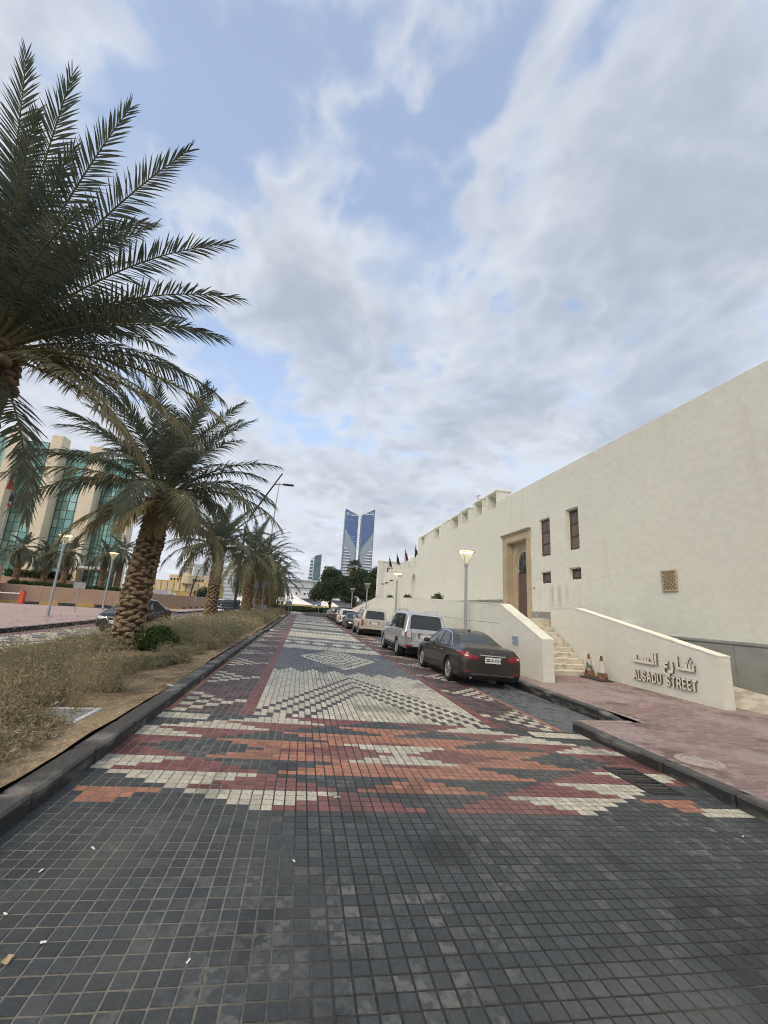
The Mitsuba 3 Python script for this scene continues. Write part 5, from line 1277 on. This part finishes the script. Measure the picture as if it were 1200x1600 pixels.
put(t + '__window', bx(14.6, 16.8, 74.95, 75.02, 8.0, 9.0), 'dark_glass')
put(t + '__parapet', cbx(12.9, 22.1, 74.9, 76.5, 10.001, 10.22, .02), 'coping')
for x, y in ((9.0, 40.5), (9.2, 33.5), (9.3, 25.6)):
    t = thing('shrub', 'low dark shrub just showing over the street wall ' + ('farthest along' if y > 40 else 'at mid length' if y > 30 else 'nearest the doorway'), 'shrub', 'shrubs behind the street wall')
    m, uv = leaf_ball(np.random.RandomState(int(y * 10)), [(8.3, y, 2.35 + .0125 * (y - 14.5), .35, .8, .38)], 500, .04, .10)
    put(t + '__foliage', m, 'bush_leaf', uv=uv)
    put(t + '__stem', tube([(8.3, y, 1.7), (8.3, y, 2.4)], .02, 5), 'tree_bark')

# twin towers and the small tower on the skyline
mat('tower_blue', (.05, .125, .33), 0.45); mat('tower_pale', (.24, .335, .41), 0.5)
mat('tower_edge', (.10, .16, .27), 0.4, metallic=0.2)
mat('tower_white', (.62, .65, .67), 0.6)
def tower(lab, x0, x1, zl, zr, dl, drr, y, side):
    t = thing('tower', lab, 'skyscraper', 'twin blue towers')
    poly = Polygon([(x0, -2), (x0, zl), (x1, zr), (x1, -2)])
    put(t + '__frame', xz_y(prism(poly, 26), y + 26), 'tower_edge')
    e = 1.6
    up = Polygon([(x0 + e, dl), (x0 + e, zl - 9 if side < 0 else zr - 7), (x1 - e, zr - 7 if side < 0 else zl + 2), (x1 - e, drr)]) if 0 else Polygon([(x0 + e, dl), (x0 + e, min(zl, zr) - 4), (x1 - e, min(zl, zr) - 4), (x1 - e, drr)])
    lo = Polygon([(x0 + e, 0), (x0 + e, dl - .6), (x1 - e, drr - .6), (x1 - e, 0)])
    put(t + '__glass_panel', xz_y(prism(up, .5), y - .001), 'tower_blue')
    put(t + '__glass_panel', xz_y(prism(lo, .5), y - .001), 'tower_pale')
    top = Polygon([(x0 + .8, min(zl, zr) - 3.4), (x0 + .8, zl - .9), (x1 - .8, zr - .9), (x1 - .8, min(zl, zr) - 3.4)]).buffer(0)
    put(t + '__crown_panel', xz_y(prism(top, .5), y - .001), 'tower_blue')
    s0, s1 = (x0 + e, x0 + e + 16) if side < 0 else (x1 - e - 16, x1 - e)
    for k in range(15):
        z = min(dl, drr) - 2 - 6.4 * k
        a, b = s0 + (0 if side < 0 else max(0, 9 - 4 * k) * (k < 3)), s1 - (max(0, 9 - 4 * k) if side < 0 and k < 3 else 0)
        put(t + '__floor_band', xz_y(prism(sbox(a, z - 2.7, b, z), .9), y - .5), 'tower_white')
        put(t + '__floor_glass', xz_y(prism(sbox(a, z - 6.3, b, z - 2.75), .6), y - .5), 'tower_edge')
    cx = x0 + 5.0 if side < 0 else x1 - 5.0
    zc = min(zl, zr) + (1.5 if side < 0 else 4.5)
    an_ = np.linspace(0, 2 * np.pi, 22)[:-1]
    ring = Polygon(np.stack([cx + 3.3 * np.cos(an_), zc + 3.3 * np.sin(an_)], 1)).difference(Polygon(np.stack([cx + 2.2 * np.cos(an_), zc + 2.2 * np.sin(an_)], 1)).difference(sbox(cx - 2, zc - .5, cx + 2, zc + .5)))
    put(t + '__emblem', xz_y(prism(ring, .6), y - .55), 'tower_white')
    u0, u1 = (x0 + 11, x1 - 2.5) if side < 0 else (x0 + 4, x1 - 10)
    word = unary_union([ribbon([(u0, zc - 2.2), (u1, zc - 2.2)], 1.5)] + [ribbon([(u, zc - 2.2), (u, zc - 2.2 + h)], 1.3) for u, h in zip(np.linspace(u0 + .8, u1 - .8, 6), (2.4, 1.4, 3.2, 1.6, 1.3, 2.6))])
    put(t + '__lettering', xz_y(prism(word, .6), y - .55), 'tower_white')
    if side < 0:
        for k, (a, b) in enumerate(((8, 22), (7, 19), (10, 24), (9, 21), (6, 23), (12, 20))):
            put(t + '__facade_text', xz_y(prism(unary_union([sbox(x0 + u, zl - 62 - 5.4 * k, x0 + u + 1.4, zl - 60.4 - 5.4 * k) for u in np.arange(a, b, 2.3)]), .1), y - .502), 'tower_text')
mat('tower_text', (.24, .33, .52), 0.6)
tower('left of the two blue towers, its slanting top highest on the left', 75.5, 104.5, 212, 199, 168, 127, 900, -1)
tower('right of the two blue towers, its slanting top highest on the right', 112.5, 140.5, 201, 217, 124, 162, 900, 1)
t = thing('small_tower', 'small teal and white office tower with a sloping top left of the twin towers', 'skyscraper')
mat('teal_glass', lambda p, n, uv: mi.Color3f(.075, .15, .19) * (0.85 + 0.3 * fbm(p.x * .1, p.y * .1, p.z * .1, 3)), 0.25, metallic=0.3)
put(t + '__body', xz_y(prism(Polygon([(13, -2), (13, 80), (24.4, 83.5), (24.2, -2)]), 14), 714), 'teal_glass')
put(t + '__wing', xz_y(prism(Polygon([(4.5, -2), (5.5, 48), (8.0, 76), (12.9, 79), (12.9, -2)]), 12), 713), 'tower_white')
for k in range(13):
    z = 72 - 5.4 * k
    put(t + '__window_band', xz_y(prism(sbox(5.2 + (1.6 if z > 50 else 0), z - 3.0, 11.0 + .18 * k, z), .4), 700.9), 'teal_glass')

# glass fronted building with tall cream pillars on the left
gb = thing('glass_building', 'large building of tall cream pillars and curved green glass bays behind the left palms', 'building')
mat('pillar_stone', lambda p, n, uv: mi.Color3f(.66, .60, .475) * (0.9 + 0.2 * fbm(p.x * .4, p.y * .4, p.z * .4, 4)), 0.85)
GY = 66.0
for k in range(4):
    mat(f'green_glass_{k}', np.array(((.24, .44, .39), (.31, .52, .46), (.19, .37, .335), (.40, .60, .54))[k]), 0.12, metallic=0.55)
mat('mullion', (.06, .095, .09), 0.5)
put(gb + '__core', remap(prism(Polygon([(-72, GY + 1.5), (-26.0, GY + 1.5), (-37.5, GY + 30), (-72, GY + 30)]), 20.5), lambda v: v), 'pillar_stone')
PIL = [(-43.4, -42.1, 24.3), (-38.0, -36.5, 23.6), (-32.8, -30.95, 22.6), (-26.2, -25.7, 21.6), (-49.6, -48.0, 24.8)]
for a, b, z in PIL:
    put(gb + '__pillar', cbx(a, b, GY - 1.1, GY + .9, .3, z, .04), 'pillar_stone')
gr = np.random.RandomState(3)
def bay(x0, x1, z0, z1, nx, nz, bulge):
    us = np.linspace(0, 1, nx + 1)
    X = x0 + (x1 - x0) * us; Yf = GY + .9 - bulge * np.sin(np.pi * us)
    zs = np.linspace(z0, z1, nz + 1)
    for i in range(nx):
        for j in range(nz):
            g_, q = .05, gr.normal(0, .012, 4)
            v = np.array([[X[i] + g_, Yf[i] + q[0], zs[j] + g_], [X[i + 1] - g_, Yf[i + 1] + q[1], zs[j] + g_], [X[i + 1] - g_, Yf[i + 1] + q[2], zs[j + 1] - g_], [X[i] + g_, Yf[i] + q[3], zs[j + 1] - g_]])
            w = v + [0, .05, 0]
            put(gb + '__pane', (np.vstack([v, w]), np.array([[0, 1, 2, 3], [4, 7, 6, 5], [0, 4, 5, 1], [3, 2, 6, 7]])), f'green_glass_{gr.choice(4, p=(.4, .3, .2, .1))}')
    fr = []
    for i in range(nx + 1):
        fr.append(bx(X[i] - .06, X[i] + .06, Yf[i] - .05, Yf[i] + .12, z0, z1 + .05))
    for j in range(nz + 1):
        for i in range(nx):
            a = np.array([[X[i], Yf[i] - .03, zs[j] - .05], [X[i + 1], Yf[i + 1] - .03, zs[j] - .05], [X[i + 1], Yf[i + 1] - .03, zs[j] + .05], [X[i], Yf[i] - .03, zs[j] + .05]]); b = a + [0, .13, 0]
            fr.append((np.vstack([a, b]), np.array([[0, 1, 2, 3], [4, 7, 6, 5], [0, 4, 5, 1], [3, 2, 6, 7]])))
    put(gb + '__mullions', join(fr), 'mullion')
bay(-30.9, -26.2, 1.2, 21.3, 8, 24, 1.2)
bay(-36.45, -32.85, 1.2, 22.0, 4, 16, .55)
bay(-42.05, -38.05, 1.2, 22.8, 4, 16, .55)
bay(-47.95, -43.45, 1.2, 23.0, 3, 10, .4)
put(gb + '__entrance_canopy', cbx(-31.2, -26.6, GY - 4.2, GY - .3, 4.6, 4.9, .05), 'tower_white')
pw = thing('planter_wall', 'long sand coloured stone wall with a clipped hedge on top before the glass building', 'wall')
mat('sand_stone', lambda p, n, uv: mix(mi.Color3f(.43, .30, .215), mi.Color3f(.36, .245, .175), fbm(p.x * .7, p.y * .7, p.z * .7, 3)) * (0.9 + 0.2 * fbm(p.x * 6, p.y * 6, p.z * 6, 2)), 0.85)
WL = [(-60, 49.6), (-30, 49.8), (-19.0, 52.4), (-15.5, 57.5), (-15.2, 75)]
for (xa, ya), (xb, yb) in zip(WL[:-1], WL[1:]):
    L = math.hypot(xb - xa, yb - ya); n = max(2, int(L / 1.55)); d = np.array([xb - xa, yb - ya]) / L
    for k in range(n):
        a = np.array([xa, ya]) + d * L * k / n; b = np.array([xa, ya]) + d * L * (k + 1) / n
        nn = np.array([-d[1], d[0]]) * .4
        zt = 2.02 - .012 * (a[0] + 30)
        m = prism(Polygon([a + d * .006, b - d * .006, b - d * .006 + nn, a + d * .006 + nn]), zt - .05)
        put(pw + '__stone_panel', remap(m, lambda v: v + [0, 0, .05]), 'sand_stone')
        if k % 2 == 0 and a[0] > -45:
            put(pw + '__kerb_block', remap(prism(Polygon([a - nn * .9, b - nn * .9, b - nn * .12, a - nn * .12]), .34), lambda v: v + [0, 0, .02]), 'kerb_yellow')
        elif a[0] > -45:
            put(pw + '__kerb_block', remap(prism(Polygon([a - nn * .9, b - nn * .9, b - nn * .12, a - nn * .12]), .34), lambda v: v + [0, 0, .02]), 'kerb_black')
mat('kerb_yellow', (.50, .34, .10), 0.7)
put('terrace', remap(prism(Polygon([(-60, 50.1), (-30, 50.3), (-19.3, 52.8), (-15.9, 57.6), (-15.6, 75), (-60, 75)]), 1.85), lambda v: v), 'sand_stone'); structure('terrace')
t = thing('hedge', 'low clipped dark hedge along the top of the sand coloured wall', 'hedge')
m, uv = leaf_ball(np.random.RandomState(4), [(-29.8 + k * .8, 50.6 + max(0, k - 0) * .19, 2.2 - .012 * k, .6, .45, .26) for k in range(14)], 5200, .05, .12)
put(t + '__foliage', m, 'bush_leaf', uv=uv)
put(t + '__stem', join([tube([(-29.8 + k * .8, 50.6 + k * .19, 1.7), (-29.8 + k * .8, 50.6 + k * .19, 2.2)], .03, 4) for k in range(14)]), 'tree_bark')
t = thing('hedge', 'clipped dark hedge block higher up beside the gatehouse', 'hedge')
m, uv = leaf_ball(np.random.RandomState(5), [(-34.5 + k * .62, 57.5, 3.3, .6, .5, .6) for k in range(11)], 5200, .06, .13)
put(t + '__foliage', m, 'bush_leaf', uv=uv)
put(t + '__planter', cbx(-35, -27.6, 57.0, 58, 1.84, 2.85, .04), 'sand_stone')
t = thing('gatehouse', 'small sand coloured gatehouse with a white framed door at the left edge', 'building')
put(t + '__wall', cbx(-36, -30.2, 47.6, 49.3, .2, 3.7, .03), 'sand_stone')
put(t + '__door', bx(-31.3, -30.55, 47.54, 47.62, .2, 1.9), 'dark_glass')
put(t + '__door_frame', join([bx(-31.42, -31.3, 47.5, 47.63, .2, 2.02), bx(-30.55, -30.43, 47.5, 47.63, .2, 2.02), bx(-31.3, -30.55, 47.5, 47.63, 1.9, 2.02)]), 'white_paint')
put(t + '__wall_lamp', bx(-31.0, -30.75, 47.5, 47.6, 2.5, 2.62), 'black_metal')
t = thing('barrier_gate', 'orange red barrier gate post with a white boom at the driveway', 'barrier')
mat('barrier_red', (.55, .09, .045), 0.5)
put(t + '__post', cbx(-26.25, -25.85, 45.8, 46.2, .2, 1.32, .03), 'barrier_red')
put(t + '__lamp', lathe([(0, 0), (.09, 0), (.09, .12), (0, .16)], 10, (-26.05, 46, 1.33)), 'red_lens')
put(t + '__boom', cbx(-31.5, -26.2, 45.72, 45.79, 1.10, 1.20, .01), 'white_paint')
t = thing('national_flag', 'limp black, green, white and red flag on a tall pole before the glass building', 'flag')
put(t + '__pole', tube([(-33.05, 52, 1.7), (-33.05, 52, 16.4)], .06, 8), 'grey_metal')
def gore(u0, u1, z0, z1, m, ph):
    z = np.linspace(z1, z0, 9); f = np.linspace(0, 1, 9)
    n = 6; P = []
    for k in range(9):
        for j in range(n):
            u = u0 + (u1 - u0) * j / (n - 1)
            P.append((-33.01 + u * (.25 + .75 * math.sin(min(1, f[k] * 1.5) * 1.57)), 51.95 + .14 * math.sin(9 * u + ph + 2 * f[k]), z[k] - .8 * u * (1 - f[k])))
    i, j = np.meshgrid(np.arange(8), np.arange(n - 1), indexing='ij'); a = i * n + j
    put(t + '__stripe', (np.array(P), np.stack([a, a + n, a + n + 1, a + 1], -1).reshape(-1, 4)), m, smooth=True)
gore(-.55, .18, 13.0, 15.9, 'flag_dark', 0); gore(.19, .75, 12.2, 15.4, 'flag_green', 1); gore(-.5, .2, 12.3, 12.99, 'flag_red', 2); gore(.0, .34, 10.9, 12.29, 'flag_dark', 3); gore(.0, .55, 10.3, 10.89, 'flag_red', 4)
# palms before the glass building
for k, (x, y, zg, h, lab) in enumerate(((-32.3, 55, 1.9, 4.6, 'small palm before the glass building, nearest the gatehouse'), (-30.0, 56.0, 1.9, 4.2, 'second small palm from the gatehouse before the glass building'), (-27.2, 54.5, 1.9, 4.5, 'small palm behind the nearer pale lamp'), (-23.2, 54.5, 1.9, 4.4, 'small palm between the two pale lamps before the curved glass bay'), (-21.9, 55.5, 1.9, 5.1, 'small palm before the right edge of the glass building'))):
    palm(lab, x, y, zg, h, .30, .24, crown(26, 2.7, 1.3, -.7, .1, .5, 1.2, k * 1.1), 70 + k, nl=26, lw=.10, ll=.5, group='small palms before the glass building')

# mosque with its minaret, the yellow wall and the pale blocks far behind
mat('mosque_cream', lambda p, n, uv: mi.Color3f(.62, .54, .365) * (0.9 + 0.2 * fbm(p.x * .3, p.y * .3, p.z * .3, 3)), 0.85)
mat('yellow_wall', lambda p, n, uv: mi.Color3f(.52, .36, .145) * (0.88 + 0.24 * fbm(p.x * .5, p.y * .5, p.z * .5, 3)), 0.85)
mq = thing('mosque', 'cream and yellow mosque with an arcade and a domed minaret beyond the far road', 'mosque')
put(mq + '__wall', cbx(-52, -30.6, 151, 175, -.4, 6.8, .05), 'yellow_wall')
for k in range(11):
    put(mq + '__merlon_panel', cbx(-51.8 + 1.95 * k, -50.35 + 1.95 * k, 150.8, 151.1, 3.4, 6.3, .04), 'mosque_cream')
put(mq + '__upper_hall', cbx(-44.8, -33, 153, 170, 6.801, 8.9, .05), 'mosque_cream')
for k in range(11):
    put(mq + '__arcade_window', bx(-44.3 + 1.0 * k, -43.75 + 1.0 * k, 152.9, 153.05, 7.0, 7.7), 'dark_glass')
put(mq + '__minaret', lathe([(0, 6.0), (1.75, 6.0), (1.7, 8.6), (1.35, 8.9), (1.3, 11.8), (1.75, 12.1), (1.75, 12.7), (1.1, 12.8), (1.05, 14.2), (1.45, 14.4), (1.4, 14.8), (1.15, 15.1), (1.3, 15.8), (1.0, 16.5), (.35, 17.0), (.08, 17.2), (.05, 18.4), (0, 18.4)], 12, (-38.3, 150, 0)), 'mosque_cream', smooth=30)
for k in range(5):
    a = -math.pi / 2 + (k - 2) * .52
    put(mq + '__minaret_window', remap(bx(-.22, .22, -.06, .06, 9.6, 11.2), lambda v: np.stack([-38.3 + 1.31 * math.cos(a) + v[:, 0] * math.sin(a) * -1, 150 + 1.31 * math.sin(a) + v[:, 0] * math.cos(a), v[:, 2]], 1)), 'dark_glass')
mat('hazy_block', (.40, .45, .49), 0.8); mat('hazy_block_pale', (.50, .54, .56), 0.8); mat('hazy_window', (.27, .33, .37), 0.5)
for k, (x0, x1, y, z, m_, lab) in enumerate(((-76, -53.5, 400, 31.5, 'hazy_block_pale', 'pale grey apartment block far behind the palms, right of the mosque'), (-100.5, -78, 410, 32, 'hazy_block', 'grey slab block far behind the minaret'), (-153, -143, 400, 22.5, 'hazy_block_pale', 'narrow pale tower far off left of the mosque'), (-140, -118, 420, 15, 'hazy_block_pale', 'low pale block far off behind the yellow wall'), (-50, -30, 430, 12, 'hazy_block_pale', 'low pale block far off beyond the junction'), (-26, -8, 380, 11, 'hazy_block_pale', 'low white block far off behind the last median palms'))):
    t = thing('distant_block', lab, 'building')
    put(t + '__wall', cbx(x0, x1, y, y + 20, -2, z, .2), m_)
    for j in range(int(z / 3.4)):
        put(t + '__window_band', bx(x0 + 1.2, x1 - 1.2, y - .06, y + .05, 1.2 + 3.4 * j, 2.7 + 3.4 * j), 'hazy_window')
t = thing('box_truck', 'white box truck parked before the yellow wall', 'truck')
put(t + '__box', cbx(-35.9, -31.6, 109, 111.2, 1.0, 2.9, .05), 'white_paint')
put(t + '__cab', cbx(-31.55, -30.2, 109.1, 111.1, .7, 2.3, .2), 'white_paint')
put(t + '__windscreen', bx(-31.2, -30.5, 109.06, 109.12, 1.5, 2.1), 'car_glass')
for x in (-35, -33.6, -30.9):
    put(t + '__wheel', remap(lathe([(0, -.12), (.42, -.12), (.42, .12), (0, .12)], 16), lambda v: np.stack([x + v[:, 0], 109.15 + v[:, 2], .55 + v[:, 1]], 1)), 'rubber')
t = thing('bush', 'round green bush against the yellow wall', 'bush')
m, uv = leaf_ball(np.random.RandomState(6), [(-21.5, 100, 2.2, 2.2, 1.6, 1.9)], 3500, .08, .2)
put(t + '__foliage', m, 'tree_leaf', uv=uv); put(t + '__stem', tube([(-21.5, 100, 0), (-21.5, 100, 2)], .12, 6), 'tree_bark')
t = thing('planter_tub', 'small cream planter with a spiky plant before the yellow wall', 'planter')
put(t + '__tub', cbx(-20.6, -19.1, 69.4, 70.6, .19, .95, .05), 'mosque_cream')
(vf, uvf) = None, None
for k in range(14):
    (v, f), uv = frond(np.random.RandomState(k), 1.1, 1.2 - .06 * k, k * 2.4, .7, 14, .22, .05, .15, seg=2, bare=.1)
    put(t + '__leaf', (v + [-19.85, 70, .9], f), 'palm_frond', uv=uv)

# end of the street: hedge, tents, low white building
put('end_road', sheet(-40, 60, 90, 200, lambda x, y: -.16 + 0 * x, 2, 2), 'asphalt'); structure('end_road')
t = thing('hedge', 'long low dark hedge closing the end of the street', 'hedge')
m, uv = leaf_ball(np.random.RandomState(9), [(-4.6 + k * .62, 92, .55, .55, .5, .55) for k in range(15)], 6500, .05, .13)
put(t + '__foliage', m, 'bush_leaf', uv=uv); put(t + '__stem', join([tube([(-4.6 + k * .62, 92, -.3), (-4.6 + k * .62, 92, .4)], .04, 4) for k in range(15)]), 'tree_bark')
mat('tent_yellow', (.62, .48, .16), 0.8)
def tent(lab, x0, x1, y, zb, zt):
    t = thing('tent', lab, 'tent', 'white tents at the end of the street')
    cx = (x0 + x1) / 2; d = (x1 - x0) / 2
    n = 10; P = []; F_ = []
    for k in range(n + 1):
        f = k / n; s = (1 - f) ** 1.35 * d + .1
        P += [(cx - s, y - s, zb + (zt - zb) * f), (cx + s, y - s, zb + (zt - zb) * f), (cx + s, y + s, zb + (zt - zb) * f), (cx - s, y + s, zb + (zt - zb) * f)]
    for k in range(n):
        for j in range(4):
            F_.append((4 * k + j, 4 * k + (j + 1) % 4, 4 * k + 4 + (j + 1) % 4, 4 * k + 4 + j))
    put(t + '__roof', (np.array(P), np.array(F_)), 'white_canvas', smooth=30)
    put(t + '__valance', join([bx(x0, x1, y - d - .02, y - d + .02, zb - .35, zb), bx(x0, x0 + .04, y - d, y + d, zb - .35, zb), bx(x1 - .04, x1, y - d, y + d, zb - .35, zb)]), 'tent_yellow')
    for sx in (x0 + .1, x1 - .1):
        for sy in (y - d + .1, y + d - .1):
            put(t + '__pole', tube([(sx, sy, -.3), (sx, sy, zb)], .06, 6), 'white_paint')
    put(t + '__back_wall', bx(x0 + .2, x1 - .2, y + d - .1, y + d - .05, -.3, zb - .36), 'white_canvas')
tent('white peaked tent with a yellow edge, left of the street end', -8.2, 2.6, 106, 1.5, 4.3)
tent('white peaked tent right of the first one, under the trees', 3.2, 9.2, 108, 1.4, 3.6)
tent('white peaked tent farthest left behind the median palms', -16.8, -8.8, 110, 1.5, 4.0)
t = thing('low_white_building', 'long low white building with a row of small dark windows behind the tents', 'building')
put(t + '__wall', cbx(-6, 24, 130, 142, -.4, 6.4, .05), 'tower_white')
put(t + '__roof_slab', cbx(-6.6, 24.6, 129.4, 142, 6.41, 6.9, .04), 'hazy_block_pale')
put(t + '__awning', cbx(-5, 23, 127.6, 129.95, 3.1, 3.35, .04), 'hazy_block')
for k in range(12):
    put(t + '__window', bx(-4.6 + 2.4 * k, -4.1 + 2.4 * k, 129.93, 130.02, 4.3, 4.9), 'dark_glass')
t = thing('grey_rooftop_block', 'grey flat roofed block showing above the low white building beside the small tower', 'building')
put(t + '__wall', cbx(-8, 6, 170, 180, 0, 10.2, .05), 'hazy_block_pale')
put(t + '__roof_edge', cbx(-8.4, 6.4, 169.6, 180, 10.21, 10.9, .05), 'hazy_block')

# ---------------------------------------------------------------- small things lying about
mat('worn_patch', lambda p, n, uv: mix(mi.Color3f(.25, .195, .185), mi.Color3f(.33, .29, .275), smoothstep(.38, .62, fbm(p.x * 7, p.y * 7, 0, 4))), 0.9)
mat('paper', (.74, .74, .72), 0.8); mat('tan_leaf', (.46, .36, .22), 0.8)
def scrap(lab, x, y, z, sx, sy, m, rot, cat='litter', grp=None):
    t = thing('paper_scrap' if m == 'paper' else 'dry_leaf', lab, cat, grp)
    r = np.random.RandomState(int(abs(x * 1000 + y * 77)) % 9999)
    gx, gy = np.meshgrid(np.linspace(-1, 1, 5), np.linspace(-1, 1, 4), indexing='ij')
    v = np.stack([gx * sx * .75 * (1 + .2 * r.rand(5, 4)), gy * sy * .75 * (1 + .2 * r.rand(5, 4)), .004 + r.rand(5, 4) * min(sx, sy) * .5], -1).reshape(-1, 3)
    i, j = np.meshgrid(np.arange(4), np.arange(3), indexing='ij'); a = i * 4 + j
    f = np.stack([a, a + 4, a + 5, a + 1], -1).reshape(-1, 4)
    c, s = math.cos(rot), math.sin(rot)
    v = np.stack([v[:, 0] * c - v[:, 1] * s + x, v[:, 0] * s + v[:, 1] * c + y, v[:, 2] + z], 1)
    v2 = v + [0, 0, .0015]; n = len(v)
    put(t + '__sheet', (np.vstack([v, v2]), np.vstack([f, f[:, ::-1] + n])), 'paper' if m == 'paper' else 'tan_leaf')
for a in (
    ('scrap of white paper on the dark pavers near the left kerb', -1.405, 3.298, 0.0646, 0.02, 0.006, 'paper', 1.40),
    ('longer white paper strip on the dark pavers beside the left kerb', -1.223, 3.543, 0.0564, 0.03, 0.008, 'paper', 2.30),
    ('small white crumb on the dark pavers left of the lower middle', -1.086, 2.724, 0.0502, 0.015, 0.01, 'paper', 0.40),
    ('curled tan leaf on the dark pavers at the lower left edge', -1.180, 2.622, 0.0545, 0.03, 0.018, 'dry_leaf', 1.50),
    ('white scrap with a torn end on a paver joint, lower left', -0.374, 2.585, 0.0179, 0.018, 0.006, 'paper', 1.20),
    ('upright looking white sliver on the dark pavers, centre', 0.118, 3.411, -0.0043, 0.02, 0.006, 'paper', 2.00),
    ('white paper strip at the tip of the cream motif', 0.505, 4.431, -0.0219, 0.035, 0.012, 'paper', 0.00),
    ('crumpled white paper on the purple strip before the brown saloon', 3.227, 10.481, -0.1452, 0.07, 0.035, 'paper', 0.20),
    ('white sliver on the dark pavers near the right kerb', 4.382, 3.855, -0.1975, 0.022, 0.006, 'paper', 0.50),
    ('white crumb on the orange edge line by the left kerb', -1.784, 8.508, 0.0818, 0.03, 0.02, 'paper', 2.30),
    ('white scrap on the grey field beside the diamond motif', 2.935, 16.080, -0.1320, 0.06, 0.04, 'paper', 0.00),
    ('white scrap at the left edge of the dark pavers', -1.374, 2.927, 0.0632, 0.018, 0.006, 'paper', 2.50),
    ('white paper strip on the bare sand of the median', -2.788, 7.561, 0.2620, 0.07, 0.02, 'paper', 1.90),
    ('folded white paper lying on the left kerb stones', -2.063, 8.070, 0.2620, 0.06, 0.04, 'paper', 2.60),
    ('crumpled white paper caught in the dry weeds', -3.078, 6.653, 0.2620, 0.06, 0.05, 'paper', 1.30),
    ('white paper bag by the kerb farther along the median', -1.479, 23.921, 0.2620, 0.12, 0.08, 'paper', 2.30),
):
    scrap(*a)
t = thing('utility_cover', 'grey square utility cover with a pale rim half buried in the median sand', 'utility cover')
put(t + '__lid', cbx(-3.05, -2.50, 5.85, 6.45, .12, .255, .01), 'dado_cement')
put(t + '__rim', join([bx(-2.498, -2.45, 5.8, 6.5, .12, .262), bx(-3.05, -2.498, 6.452, 6.5, .12, .262)]), 'tower_white')
t = thing('stone', 'flat pale stone lying in the dry weeds', 'stone')
put(t + '__block', cbx(-3.45, -3.1, 8.75, 8.98, .2, .31, .04), 'step_stone')
t = thing('manhole_cover', 'round worn manhole cover patched with concrete in the right pavement', 'manhole cover')
put(t + '__lid', lathe([(0, .005), (.20, .005), (.21, .002), (.215, -.01)], 24, (5.67, 5.50, SW)), 'worn_patch')
put(t + '__collar', lathe([(.22, .004), (.29, .005), (.31, -.01)], 24, (5.67, 5.50, SW)), 'worn_patch')

# thin summer haze of the coast: far buildings pale slightly
scene['air'] = {'type': 'homogeneous', 'albedo': rgb((.95, .955, .96)), 'sigma_t': 0.00011}
scene['haze'] = {'type': 'cube', 'to_world': T().translate([0, 900, 119]).scale([1500, 1000, 121]), 'bsdf': {'type': 'null'}, 'interior': {'type': 'ref', 'id': 'air'}}
mass('haze', 'thin pale haze over the street and the distant towers', 'haze')
scene['camera']['medium'] = {'type': 'ref', 'id': 'air'}
